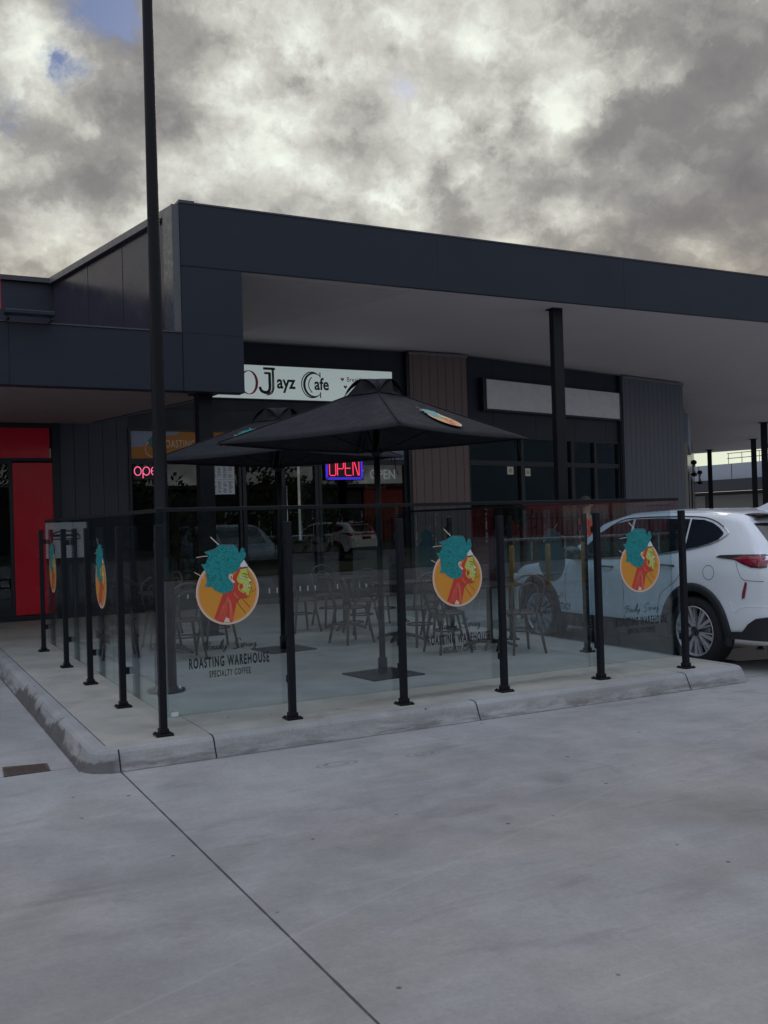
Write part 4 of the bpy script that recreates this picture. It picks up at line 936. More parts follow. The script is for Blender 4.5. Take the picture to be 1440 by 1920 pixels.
# ------------------------------------------------------------------ umbrellas
def umbrella(x, y, rz, label, h_edge=2.24, h_top=2.80, hd=1.52, panels=(0,)):
    t_ = thing('market_umbrella', (x, y, 0), label, 'umbrella', 'dark cafe umbrellas', rz=0)
    u = Vector((x, y, 0)); P = lambda r, a, z: Vector((x + r * math.cos(a), y + r * math.sin(a), z))
    cs_ = [rz + math.pi / 2 * k for k in range(4)]
    cn = MB(); N = 10; top = MB()
    # canopy: four panels, each sagging a little between the ribs
    for k in range(4):
        a0, a1 = cs_[k], cs_[(k + 1) % 4]; vs = []; fs = []
        for i in range(N + 1):
            f = i / N
            c0 = P(hd * f, a0, 0); c1 = P(hd * f, a1, 0)
            for j in range(N + 1):
                g_ = j / N; q = c0.lerp(c1, g_); z = h_top + (h_edge - h_top) * (f ** .93) - .016 * math.sin(math.pi * g_) * f * f
                # shallow inward curve of the hem
                q = q.lerp(Vector((x, y, 0)), .03 * math.sin(math.pi * g_) * f); vs.append((q.x, q.y, z))
        for i in range(N):
            for j in range(N): fs.append((i * (N + 1) + j, i * (N + 1) + j + 1, (i + 1) * (N + 1) + j + 1, (i + 1) * (N + 1) + j))
        cn.add(vs, fs, 0, True)
        # hem valance
        hv = []
        for j in range(N + 1):
            q = P(hd, a0, 0).lerp(P(hd, a1, 0), j / N); q = q.lerp(Vector((x, y, 0)), .03 * math.sin(math.pi * j / N)); z = h_edge - .016 * math.sin(math.pi * j / N); hv += [(q.x, q.y, z), (q.x, q.y, z - .016)]
        cn.add(hv, [(2 * j, 2 * j + 1, 2 * j + 3, 2 * j + 2) for j in range(N)], 0, True)
    co = cn.build('canopy', M_fabric, t_)
    so = co.modifiers.new('thick', 'SOLIDIFY'); so.thickness = .003
    sm_ = MB()
    for a in cs_:   # stitched seams over the ribs
        sm_.tube([P(hd * f + .0, a, h_top + (h_edge - h_top) * (f ** .93) + .004) for f in (.12, .3, .5, .7, .9, .995)], .006, 5)
    sm_.build('seam', M_fabric, co)
    # wind vent: a raised cap whose sides bow up in the middle of each panel
    vc = MB(); r0 = .30
    for k in range(4):
        a0, a1 = cs_[k], cs_[(k + 1) % 4]; vs = []; n = 8
        for i in range(5):
            f = i / 4
            for j in range(n + 1):
                g_ = j / n; q = P(r0 * f, a0, 0).lerp(P(r0 * f, a1, 0), g_)
                z = h_top + .055 - .015 * f * f - .15 * f ** 2.4 * (1 - math.sin(math.pi * g_) ** .75)
                vs.append((q.x, q.y, z))
        vc.add(vs, [(i * (n + 1) + j, i * (n + 1) + j + 1, (i + 1) * (n + 1) + j + 1, (i + 1) * (n + 1) + j) for i in range(4) for j in range(n)], 0, True)
    b = MB(); ring = []; rtop = []
    for a in cs_:
        for k2 in (0, 1):
            r_, aa = ((.275, a), (.207, a + math.pi / 4))[k2]; fr = (.275 / hd)
            ring.append(P(r_, aa, h_top + (h_edge - h_top) * fr ** .93 + .006)); rtop.append(P((.20, .203)[k2], aa, h_top + (-.035, .037)[k2]))
    b.add(ring + rtop, [(i, (i + 1) % 8, 8 + (i + 1) % 8, 8 + i) for i in range(8)] + [tuple(range(8, 16))]); b.build('vent_shade_skirt', M_joint, t_)  # dark skirt standing in for the shade under the vent cap
    vo = vc.build('vent_cap', M_fabric, t_); so = vo.modifiers.new('thick', 'SOLIDIFY'); so.thickness = .003
    MB().lathe((x, y, 0), (0, 0, 1), [(.030, .10), (.030, h_top - .02)], 16).build('pole', M_black, t_)
    b = MB(); b.lathe((x, y, 0), (0, 0, 1), [(.045, .012), (.045, .16), (.030, .17), (.030, .34)], 16)
    b.build('base_sleeve', M_black, t_)
    b = MB(); b.obox(Vector((x, y, .006)), Vector((math.cos(.1), math.sin(.1), 0)), Vector((-math.sin(.1), math.cos(.1), 0)), Z3, .29, .29, .006); b.build('base_plate', M_steel, t_)
    for a in cs_:
        b = MB(); b.tube([P(.03, a, h_top - .05), P(hd * .5, a, h_top + (h_edge - h_top) * .5 ** .93 - .03), P(hd * .985, a, h_edge - .02)], .011, 6); b.build('rib', M_black, t_)
    for a in cs_:
        b = MB(); b.tube([P(.04, a, h_edge - .12), P(hd * .52, a, h_top + (h_edge - h_top) * .52 ** .93 - .04)], .008, 6); b.build('strut', M_black, t_)
    b = MB(); b.lathe((x, y, 0), (0, 0, 1), [(.045, h_edge - .16), (.045, h_edge - .08)], 14); b.build('slide_hub', M_black, t_)
    # printed emblem on two panels
    for k in panels:
        a0, a1 = cs_[k], cs_[(k + 1) % 4]; f = .74 if k == 0 else .60
        c0 = P(hd * f, a0, 0).lerp(P(hd * f, a1, 0), .5); up = (Vector((x, y, 0)) - c0).normalized(); rise = (h_top - h_edge) / (hd * .707)
        uy = (up + Z3 * rise).normalized(); ux = (P(1, a1, 0) - P(1, a0, 0)).normalized(); c0.z = h_top + (h_edge - h_top) * (f ** .93) - .016 * f * f + .012
        if ux.cross(uy).z < 0: ux = -ux
        m_ = MB(); sticker(m_, c0, ux, uy, .17); m_.build('emblem_print', STK, co)
    b = MB(); a = cs_[1]
    q = P(hd * .93, a, h_edge); b.tube([q, q + Vector((.01, -.01, -.16)), q + Vector((.03, -.02, -.22))], .006, 5); q = P(hd * .90, a, h_edge); b.tube([q, q + Vector((.02, 0, -.09))], .006, 5)
    b.build('tie_strap', M_fabric, t_)
    return t_
UA = math.atan2(-.942, -.333)
umbrella(2.52, 1.46, UA, 'nearer dark market umbrella overlapping the cafe sign, emblem on its right side', h_edge=2.265)
umbrella(2.44, 3.86, UA + .02, 'farther dark market umbrella partly hidden behind the nearer one', h_edge=2.26, h_top=2.80, hd=1.50, panels=(3,))

# ------------------------------------------------------------------ tables and chairs
def make_table():
    t_ = thing('cafe_table', (0, 0, 0), '', 'table', 'dark square cafe tables on the terrace')
    MB().box(-.33, .33, -.33, .33, .70, .725).build('tabletop', M_table, t_, bevel=.006)
    b = MB(); b.lathe((0, 0, 0), (0, 0, 1), [(.055, .05), (.035, .12), (.032, .66), (.05, .70)], 14); b.box(-.16, .16, -.03, .03, .685, .699); b.build('column', M_chair, t_)
    for k in range(4):
        a = R_(45 + 90 * k); c, s_ = math.cos(a), math.sin(a)
        MB().tube([(.03 * c, .03 * s_, .075), (.14 * c, .14 * s_, .068), (.27 * c, .27 * s_, .035), (.31 * c, .31 * s_, .016)], .024, 8, r_end=.016).build('foot', M_chair, t_)
    return t_
def make_chair():
    """bentwood-style chair: round seat, splayed legs, hoop stretcher, double-hoop back; back at +y"""
    t_ = thing('bentwood_chair', (0, 0, 0), '', 'chair', 'dark bentwood chairs round the tables')
    MB().lathe((0, 0, 0), (0, 0, 1), [(.185, .425), (.20, .432), (.20, .448), (.185, .456), (.10, .452)], 28).build('seat', M_chair, t_)
    for (sx, sy) in ((-1, -1), (1, -1), (-1, 1), (1, 1)):
        MB().tube([(.135 * sx, .135 * sy, .43), (.16 * sx, .16 * sy, .25), (.195 * sx, .20 * sy, .0)], .020, 8, r_end=.015).build('leg', M_chair, t_)
    b = MB(); b.tube([(.155 * math.cos(2 * math.pi * k / 24), .155 * math.sin(2 * math.pi * k / 24), .25) for k in range(24)], .010, 6, 0, True); b.build('stretcher_ring', M_chair, t_)
    pts = [(-.165, .12, .44), (-.185, .17, .60), (-.19, .205, .72)] + [(-.19 * math.cos(R_(a)), .205 + .025 * math.sin(R_(a)), .72 + .14 * math.sin(R_(a))) for a in range(15, 180, 15)] + [(.19, .205, .72), (.185, .17, .60), (.165, .12, .44)]
    MB().tube(pts, .013, 8).build('back_hoop', M_chair, t_)
    pts = [(-.085, .165, .45), (-.105, .19, .60), (-.11, .21, .68)] + [(-.11 * math.cos(R_(a)), .21 + .012 * math.sin(R_(a)), .68 + .09 * math.sin(R_(a))) for a in range(20, 180, 20)] + [(.11, .21, .68), (.105, .19, .60), (.085, .165, .45)]
    MB().tube(pts, .010, 8).build('inner_hoop', M_chair, t_)
    return t_
tb0 = make_table(); ch0 = make_chair()
TABLES = [((3.95, 5.35), 'dark cafe table nearest the cafe doors, behind the first front post', [(-.62, .1, 95, 'bentwood chair on the left of the table nearest the doors'), (-.05, -.62, 175, 'bentwood chair with its back to the glass at the table nearest the doors'), (.62, .0, -85, 'bentwood chair on the right of the table nearest the doors'), (.05, .62, 5, 'bentwood chair on the shopfront side of the table nearest the doors')]),
          ((3.95, 3.75), 'dark cafe table right of the nearer umbrella pole', [(-.60, .15, 100, 'bentwood chair between the umbrella pole and the middle table'), (-.05, -.60, 185, 'bentwood chair in front of the middle table, back to the glass'), (.62, .05, -95, 'bentwood chair on the right of the middle table')]),
          ((4.42, 2.45), 'dark cafe table nearest the right glass balustrade', [(.02, -.58, 172, 'bentwood chair nearest the front glass beside the car'), (-.60, -.05, 88, 'bentwood chair on the left of the table nearest the car')]),
          ((1.25, 4.45), 'dark cafe table behind the light pole', [(.0, -.60, 180, 'bentwood chair directly behind the light pole'), (-.60, .0, 85, 'bentwood chair beside the left glass balustrade'), (.60, .1, -90, 'bentwood chair between the light pole and the dark canopy column'), (.05, .60, 0, 'bentwood chair behind the table at the light pole')]),
          ((1.10, 6.6), 'dark cafe table farthest back on the left, near the grey cladding', [(-.1, -.60, 170, 'bentwood chair in front of the farthest left table'), (.62, 0, -80, 'bentwood chair on the right of the farthest left table')])]
ft = fc = True
for (tx_, ty_), lab, chairs in TABLES:
    o = tb0 if ft else copy_tree(tb0); ft = False
    o.location = (tx_, ty_, 0); o.rotation_euler = (0, 0, random.uniform(-.12, .12)); o['label'] = lab
    for dx, dy, rz_, cl in chairs:
        c = ch0 if fc else copy_tree(ch0); fc = False
        c.location = (tx_ + dx, ty_ + dy, 0); c.rotation_euler = (0, 0, R_(rz_)); c['label'] = cl

# ------------------------------------------------------------------ the white SUV (u: rear->front, s: half width, z up)
def lerp_tab(tab, u):
    for i in range(len(tab) - 1):
        if u <= tab[i + 1][0]:
            f = (u - tab[i][0]) / (tab[i + 1][0] - tab[i][0]); f = max(0, min(1, f)); return tab[i][1] + (tab[i + 1][1] - tab[i][1]) * f
    return tab[-1][1]
def smooth_tab(tab, u, w_=.06):
    return sum(lerp_tab(tab, u + k * w_ / 2) * c for k, c in ((-2, .1), (-1, .2), (0, .4), (1, .2), (2, .1)))
TOP = [(0, .80), (.04, 1.12), (.10, 1.19), (.20, 1.32), (.36, 1.50), (.44, 1.575), (.60, 1.615), (1.0, 1.648), (1.6, 1.66), (2.2, 1.64), (2.6, 1.55), (3.0, 1.30), (3.38, 1.09), (3.6, 1.06), (4.1, 1.0), (4.35, .92), (4.48, .82), (4.55, .66)]
WID = [(0, .78), (.10, .86), (.25, .895), (.6, .92), (1.2, .925), (3.6, .925), (4.0, .90), (4.3, .84), (4.48, .74), (4.55, .62)]
BOT = [(0, .40), (.3, .34), (.9, .27), (3.6, .25), (4.3, .26), (4.55, .34)]
BELT = [(0, 1.14), (.5, 1.22), (1.2, 1.17), (2.2, 1.10), (3.2, 1.04), (3.7, 1.02), (4.55, .9)]
def section(u):
    T_, w_, b_ = smooth_tab(TOP, u, .05), smooth_tab(WID, u, .08), smooth_tab(BOT, u, .1); be = min(smooth_tab(BELT, u, .2), T_ - .035)
    zs = lambda z: b_ + (z - .28) / (1.10 - .28) * (be - b_)
    pts = [(w_ - .10, b_), (w_ - .025, b_ + .06), (w_ - .002, zs(.48)), (w_ - .006, zs(.66)), (w_, zs(.88)), (w_ - .012, zs(1.0)), (w_ - .045, be)]
    k = max(0, min(1, (T_ - be - .04) / .10)); k = k * k * (3 - 2 * k)
    gh = max(0, T_ - .09 - be)
    up = [(w_ - .06 - gh * .34, be + gh), (w_ - .06 - gh * .36 - .05, T_ - .038), (w_ - .06 - gh * .36 - .14, T_ - .012), (.36, T_ - .002), (0, T_)]
    lo = [(w_ - .09, be + .012), (w_ - .16, be + (T_ - be) * .55), (w_ - .30, T_ - .008), (.36, T_ - .001), (0, T_)]
    return pts + [(a[0] * k + c[0] * (1 - k), a[1] * k + c[1] * (1 - k)) for a, c in zip(up, lo)]
def dense(sec, n=3):
    out = [];
    for i in range(len(sec) - 1):
        p0, p1, p2, p3 = [Vector(sec[j]) for j in (max(i - 1, 0), i, i + 1, min(i + 2, len(sec) - 1))]
        for k in range(n):
            t_ = k / n; out.append(0.5 * ((2 * p1) + (p2 - p0) * t_ + (2 * p0 - 5 * p1 + 4 * p2 - p3) * t_ ** 2 + (3 * p1 - p0 - 3 * p2 + p3) * t_ ** 3))
    out.append(Vector(sec[-1])); return out
def side_s(u, z):
    sec = dense(section(u), 4)
    for i in range(len(sec) - 1):
        if sec[i].y <= z <= sec[i + 1].y: f = (z - sec[i].y) / max(1e-6, sec[i + 1].y - sec[i].y); return sec[i].x + (sec[i + 1].x - sec[i].x) * f
    return sec[-1].x if z > sec[-1].y else sec[0].x
def top_z(u, s_):
    sec = dense(section(u), 4)[::-1]
    for i in range(len(sec) - 1):
        if sec[i].x <= s_ <= sec[i + 1].x: f = (s_ - sec[i].x) / max(1e-6, sec[i + 1].x - sec[i].x); return sec[i].y + (sec[i + 1].y - sec[i].y) * f
    return sec[-1].y
def make_car():
    """built round its own origin: x = -s (left side at -x), y = u, z up"""
    t_ = thing('parked_suv', (0, 0, 0), '', 'car')
    us = [0, .015, .04, .07, .10, .15, .2, .26, .32, .38, .44, .52] + [.6 + .08 * k for k in range(47)] + [4.36, 4.42, 4.48, 4.52, 4.55]
    us = sorted(set(round(u, 3) for u in us)); rows = []
    for u in us:
        sec = dense(section(u), 3); rows.append([(-p.x, u, p.y) for p in sec] + [(p.x, u, p.y) for p in sec[::-1][1:]])
    n = len(rows[0]); b = MB(); vs = [v for r in rows for v in r]
    fs = [(i * n + j, i * n + j + 1, (i + 1) * n + j + 1, (i + 1) * n + j) for i in range(len(rows) - 1) for j in range(n - 1)]
    b.add(vs, fs, 0, True)
    b.f.append(list(range(n))); b.m.append(0); b.sm.append(False); k0 = (len(rows) - 1) * n; b.f.append([k0 + j for j in range(n)][::-1]); b.m.append(0); b.sm.append(False)
    # floor
    for i in range(len(rows) - 1): b.f.append([i * n, (i + 1) * n, (i + 1) * n + n - 1, i * n + n - 1]); b.m.append(1); b.sm.append(False)
    body = b.build('body', [M_paint, M_trim], None)
    WR = .97; WF = 3.69
    cut = MB()
    for u in (WR, WF):
        for s_ in (-1, 1): cut.lathe((s_ * .60, u, .365), (s_, 0, 0), [(.428, 0), (.428, .5)], 48)
    co = cut.build('cutter', [M_trim], None)
    md = body.modifiers.new('b', 'BOOLEAN'); md.object = co; md.operation = 'DIFFERENCE'; md.solver = 'EXACT'
    try: md.material_mode = 'TRANSFER'
    except Exception: pass
    bpy.context.view_layer.update(); dg_ = bpy.context.evaluated_depsgraph_get()
    nm = bpy.data.meshes.new_from_object(body.evaluated_get(dg_)); body.modifiers.clear(); body.data = nm; bpy.data.objects.remove(co); body.parent = t_
    # side glass, conforming to the body
    def patch(poly, off, name, mat, sides=(-1, 1), parent=t_, du=.035):
        """fill the (u,z) polygon with small quads cut to its outline, laid on the side surface"""
        for s_ in sides:
            bm = bmesh.new(); vv = [bm.verts.new((p[0], p[1], 0)) for p in poly]; bm.faces.new(vv)
            us_ = [p[0] for p in poly]; zs_ = [p[1] for p in poly]; u_ = min(us_) + du
            while u_ < max(us_): bmesh.ops.bisect_plane(bm, geom=bm.verts[:] + bm.edges[:] + bm.faces[:], plane_co=(u_, 0, 0), plane_no=(1, 0, 0)); u_ += du
            z_ = min(zs_) + du
            while z_ < max(zs_): bmesh.ops.bisect_plane(bm, geom=bm.verts[:] + bm.edges[:] + bm.faces[:], plane_co=(0, z_, 0), plane_no=(0, 1, 0)); z_ += du
            m_ = MB(); bm.verts.index_update(); m_.add([(s_ * (side_s(v.co.x, v.co.y) + off), v.co.x, v.co.y) for v in bm.verts], [[v.index for v in f.verts] for f in bm.faces], 0, True); bm.free()
            m_.build(name, mat, parent)
    def sline(pts, r, name, mat, sides=(-1, 1), off=.0, closed=False, n=4):
        P = smooth_line([V2(*p) for p in pts], n)
        for s_ in sides:
            MB().tube([(s_ * (side_s(p.x, p.y) + off), p.x, p.y) for p in P], r, 6, 0, closed).build(name, mat, t_)
    rq = [(1.12, 1.545), (.94, 1.535), (.80, 1.50), (.70, 1.452), (.625, 1.40), (.63, 1.375), (.68, 1.325), (.80, 1.285), (.95, 1.25), (1.12, 1.222)]
    rdw = [(1.145, 1.546), (1.145, 1.22), (1.5, 1.17), (2.02, 1.125), (2.02, 1.555), (1.6, 1.56)]
    fdw = [(2.06, 1.555), (2.06, 1.122), (2.5, 1.10), (3.02, 1.085), (2.92, 1.16), (2.72, 1.31), (2.50, 1.44), (2.34, 1.51)]
    for nm_, pl_ in (('rear_quarter_window', rq), ('rear_door_window', rdw), ('front_door_window', fdw)): patch(pl_, .005, nm_, M_cglass)
    sline([(3.02, 1.075), (2.5, 1.092), (2.0, 1.115), (1.5, 1.158), (1.12, 1.21), (.9, 1.25), (.72, 1.295), (.61, 1.35), (.565, 1.40), (.64, 1.455)], .007, 'window_chrome', M_chrome, off=.004)
    sline([(2.72, 1.33), (2.3, 1.535), (2.0, 1.57), (1.5, 1.575), (1.0, 1.565), (.78, 1.52), (.64, 1.455)], .007, 'window_surround', M_gloss, off=.002)
    # shut lines, belt crease
    for pts in ([(1.12, 1.22), (1.09, 1.10), (1.20, .90), (1.46, .72), (1.50, .45), (1.50, .34)], [(2.04, 1.12), (2.05, .9), (2.04, .34)], [(3.06, 1.06), (3.12, .8), (3.10, .34)]): sline(pts, .0035, 'door_gap', M_gap, off=-.001)
    # bottom cladding and sills
    for s_ in (-1, 1):
        m_ = MB(); P = [(u, z) for u in [1.36 + .08 * k for k in range(25)] for z in (.25, .30, .36, .42)]
        m_.add([(s_ * (side_s(u, max(z, .29)) + .012), u, z) for u, z in P], [(4 * i + j, 4 * i + j + 1, 4 * i + j + 5, 4 * i + j + 4) for i in range(24) for j in range(3)], 0, True); m_.build('sill_cladding', M_trim, t_)
        for u0 in (WR, WF):   # arch cladding
            m_ = MB(); vs_ = []
            for k in range(31):
                a = R_(-14 + 208 * k / 30)
                for r_, o_ in ((.398, .006), (.400, .022), (.475, .020), (.482, .002)):
                    uu, z_ = u0 + r_ * math.cos(a), .365 + r_ * 1.06 * math.sin(a); uu = max(.02, min(4.5, uu)); vs_.append((s_ * (side_s(uu, max(z_, .36)) + o_), uu, z_))
            m_.add(vs_, [(4 * i + j, 4 * i + j + 1, 4 * i + j + 5, 4 * i + j + 4) for i in range(30) for j in range(3)], 0, True); m_.build('wheel_arch_trim', M_trim, t_)
        # handles
        for u0, z0_ in ((1.24, 1.045), (2.22, 1.005)):
            s0 = side_s(u0 + .1, z0_); MB().tube([(s_ * (s0 - .004), u0, z0_), (s_ * (s0 + .032), u0 + .03, z0_ + .006), (s_ * (s0 + .034), u0 + .17, z0_ + .008), (s_ * (s0 - .004), u0 + .21, z0_)], .012, 8).build('door_handle', M_gloss, t_)
        # mirrors
        m_ = MB(); s0 = .90; m_.lathe((s_ * (s0 + .12), 2.86, 1.17), (s_, .1, .05), [(.03, -.13), (.07, -.10), (.085, .0), (.075, .07), (.02, .10)], 14); m_.tube([(s_ * (s0 - .04), 2.90, 1.09), (s_ * (s0 + .05), 2.87, 1.13)], .02); m_.build('wing_mirror', M_gloss, t_)
        # roof rails
        P = smooth_line([V2(.62, 1.60), V2(.8, 1.645), V2(1.4, 1.685), V2(2.0, 1.675), V2(2.35, 1.615)], 4)
    # fuel cap
    cx, cz = .745, .99; sline([(cx + .075 * math.cos(R_(a)), cz + .075 * math.sin(R_(a))) for a in range(0, 361, 20)], .0028, 'fuel_flap_gap', M_gap, sides=(-1,), off=-.0005, n=2)
    # tail lamps: blade that runs into the side, joined across the tailgate
    lamp = [(.66, 1.150), (.60, 1.172), (.36, 1.182), (.10, 1.185), (.05, 1.178), (.05, 1.06), (.12, 1.05), (.22, 1.055), (.32, 1.09), (.42, 1.13)]
    patch(lamp, .010, 'tail_lamp_surround', M_gloss, du=.03)
    lens = [(.43, 1.142), (.34, 1.165), (.10, 1.17), (.052, 1.165), (.052, 1.075), (.13, 1.066), (.215, 1.07), (.31, 1.10)]
    patch(lens, .015, 'tail_lamp', M_tail, du=.03)
    patch([(.33, 1.135), (.24, 1.155), (.06, 1.155), (.06, 1.145), (.24, 1.143)], .018, 'tail_lamp_strip', M_tail2, du=.04)
    def rear_u(s_, z):    # where the tailgate surface sits at height z
        lo_, hi_ = 0.0, .6
        for _ in range(18):
            mid = (lo_ + hi_) / 2
            if top_z(mid, abs(s_)) >= z and abs(s_) <= side_s(mid, min(z, 1.0)) : hi_ = mid
            else: lo_ = mid
        return hi_
    def rear_patch(s0, s1, z0_, z1_, off, name, mat, ns_=24, nz_=8):
        m_ = MB(); g_ = [(s0 + (s1 - s0) * i / ns_, z0_ + (z1_ - z0_) * j / nz_) for i in range(ns_ + 1) for j in range(nz_ + 1)]
        m_.add([(a, rear_u(a, c_) - off, c_) for a, c_ in g_], [(i * (nz_ + 1) + j, i * (nz_ + 1) + j + 1, (i + 1) * (nz_ + 1) + j + 1, (i + 1) * (nz_ + 1) + j) for i in range(ns_) for j in range(nz_)], 0, True)
        return m_.build(name, mat, t_)
    rear_patch(-.66, .66, 1.215, 1.49, .006, 'rear_window', M_cglass)
    rear_patch(-.76, .76, 1.07, 1.165, .012, 'rear_light_bar', M_tail)
    m_ = MB(); m_.box(-.30, .30, -.012, .03, .90, 1.02); m_.build('number_plate_recess', M_trim, t_)
    # spoiler
    m_ = MB(); vs_ = []
    for k in range(13):
        s_ = -.62 + 1.24 * k / 12; e = 1 - (abs(s_) / .70) ** 4; z_ = top_z(.5, abs(s_)); vs_ += [(s_, .52, z_ + .006), (s_, .30 + .05 * (1 - e), 1.585 - .03 * (1 - e)), (s_, .30 + .05 * (1 - e), 1.555 - .03 * (1 - e)), (s_, .44, 1.53 - .02 * (1 - e))]
    m_.add(vs_, [(4 * i + j, 4 * i + (j + 1) % 4, 4 * (i + 1) + (j + 1) % 4, 4 * (i + 1) + j) for i in range(12) for j in range(4)], 0, False); m_.build('spoiler', M_gloss, t_)
    # antenna fin
    MB().prism([(-.012, .70, 1.615), (-.012, .92, 1.635), (-.012, .74, 1.70), (-.012, .69, 1.705)], (.024, 0, 0)).build('antenna_fin', M_paint, t_, bevel=.006)
    # windscreen
    m_ = MB(); gr_ = [(s_, u) for u in [2.46 + .06 * k for k in range(15)] for s_ in [-.60 + .1 * j for j in range(13)]]
    m_.add([(s_, u, top_z(u, abs(s_)) + .006) for s_, u in gr_], [(13 * i + j, 13 * i + j + 1, 13 * i + j + 14, 13 * i + j + 13) for i in range(14) for j in range(12)], 0, True); m_.build('windscreen', M_cglass, t_)
    # bumper: black lower valance, diffuser blade, reflectors
    for s_ in (-1, 1):
        m_ = MB(); V0 = [(.50, .40), (.34, .41), (.27, .49), (.18, .55), (.0, .585)]; V = [(lambda a_, b_, f_: (a_[0] + (b_[0] - a_[0]) * f_, a_[1] + (b_[1] - a_[1]) * f_))(V0[i_], V0[i_ + 1], k_ / 5) for i_ in range(4) for k_ in range(5)] + [V0[-1]]
        vs_ = []
        for (u, z_) in V: vs_ += [(s_ * (side_s(u, max(z_, .45)) + .014), u, z_), (s_ * (side_s(u, .45) + .012), u, (z_ + .33) / 2), (s_ * (side_s(u, .45) + .006), u, .33 + .0)]
        m_.add(vs_, [(3 * i + j, 3 * i + j + 1, 3 * i + j + 4, 3 * i + j + 3) for i in range(len(V) - 1) for j in (0, 1)], 0, True); m_.build('bumper_valance', M_trim, t_)
    m_ = MB(); m_.box(-.80, .80, -.022, .06, .33, .585); m_.build('rear_valance', M_trim, t_, bevel=.02)
    for s_ in (-1, 1):
        m_ = MB(); m_.tube([(s_ * .70, -.028, .47), (s_ * .46, -.028, .47), (s_ * .50, -.028, .41), (s_ * .74, -.028, .42)], .007, 6, 0, True); m_.build('exhaust_trim', M_chrome, t_)
    for k_, (p_) in enumerate([[(.285, .915), (.262, .90), (.30, .75), (.335, .735), (.33, .79)]]): patch(p_, .006, 'bumper_reflector', M_tail, du=.05)
    sline([(.40, 1.10), (.36, 1.0), (.30, .93), (.10, .92)], .003, 'bumper_gap', M_gap, off=-.001); sline([(.48, .70), (.44, .60), (.36, .64), (.25, .67), (.05, .665)], .004, 'bumper_crease', M_paint, off=0)
    m_ = MB(); m_.lathe((-.80, .06, .62), (-1, -.8, 0), [(.012, 0), (.012, .012)], 10); m_.build('parking_sensor', M_paint, t_)
    # headlights and grille for the far end
    for s_ in (-1, 1): MB().obox(Vector((s_ * .68, 4.46, .80)), Vector((1, 0, 0)), Vector((-s_ * .35, 1, 0)).normalized(), Z3, .13, .05, .045).build('headlight', M_metalp, t_, bevel=.01)
    MB().box(-.48, .48, 4.50, 4.565, .48, .74).build('grille', M_gloss, t_, bevel=.02)
    # wheels
    def wheel(u, s_):
        c = Vector((s_ * .80, u, .365)); ax = Vector((s_, 0, 0)); w_ = MB()
        w_.lathe(c, ax, [(.25, -.12), (.335, -.115), (.362, -.09), (.368, 0), (.366, .07), (.352, .105), (.325, .117), (.285, .120), (.258, .112), (.252, .09)], 48, cap=False)
        tyre = w_.build('wheel', M_tyre, t_)
        r_ = MB(); r_.lathe(c, ax, [(.262, .108), (.266, .118), (.256, .121), (.248, .112), (.240, .0), (.238, -.08)], 48, cap=False)
        a_ = ax.orthogonal().normalized(); b_ = ax.cross(a_)
        sp = MB()
        for k in range(5):
            th = 2 * math.pi * k / 5 + .3
            for d_ in (-.17, .17):
                t0, t1 = th + d_ * .95, th + d_ * 1.22
                dirn = lambda t: a_ * math.cos(t) + b_ * math.sin(t)
                p0, p1 = c + dirn(t0) * .050 + ax * .100, c + dirn(t1) * .247 + ax * .112; dr = (p1 - p0).normalized(); sd = dr.cross(ax).normalized()
                r_.add([p0 + sd * .013, p0 - sd * .013, p1 - sd * .020, p1 + sd * .020, p0 + sd * .012 - ax * .05, p0 - sd * .012 - ax * .05, p1 - sd * .016 - ax * .05, p1 + sd * .016 - ax * .05], [(0, 1, 2, 3), (0, 4, 5, 1), (1, 5, 6, 2), (2, 6, 7, 3), (3, 7, 4, 0)], 0)
            for d_ in (-.52, .52):
                t1 = th + d_ * .82; p0, p1 = c + (a_ * math.cos(th + d_ * .55) + b_ * math.sin(th + d_ * .55)) * .055 + ax * .095, c + (a_ * math.cos(t1) + b_ * math.sin(t1)) * .247 + ax * .106; dr = (p1 - p0).normalized(); sd = dr.cross(ax).normalized()
                r_.add([p0 + sd * .006, p0 - sd * .006, p1 - sd * .007, p1 + sd * .007, p0 + sd * .006 - ax * .04, p0 - sd * .006 - ax * .04, p1 - sd * .007 - ax * .04, p1 + sd * .007 - ax * .04], [(0, 1, 2, 3), (0, 4, 5, 1), (1, 5, 6, 2), (2, 6, 7, 3), (3, 7, 4, 0)], 0)
        r_.build('rim', M_rim, tyre)
        h_ = MB(); h_.lathe(c, ax, [(.052, .085), (.050, .112), (.034, .116), (.030, .108), (.0001, .108)], 24)
        for k in range(5): t1 = 2 * math.pi * k / 5; q = c + (a_ * math.cos(t1) + b_ * math.sin(t1)) * .042; h_.lathe(q, ax, [(.007, .10), (.007, .119)], 8)
        h_.build('hub_cap', M_gloss, tyre)
        d_ = MB(); d_.lathe(c, ax, [(.150, .02), (.150, .035)], 36); d_.build('brake_disc', M_metalp, tyre)
        d_ = MB(); d_.lathe(c, ax, [(.236, -.085), (.236, -.08)], 36); d_.build('inner_barrel', M_trim, tyre)
    for u in (WR, WF):
        for s_ in (-1, 1): wheel(u, s_)
    return t_
car = make_car(); car.location = (6.745, -.27, -.14)
tag(car, 'white SUV parked beside the right glass balustrade, rear end towards the viewer', 'car')
car2 = copy_tree(car); car2.location = (16.3, -29.4, -.14); car2.rotation_euler = (0, 0, R_(152)); tag(car2, 'white SUV parked across the driveway, seen only as a reflection in the glass', 'car')

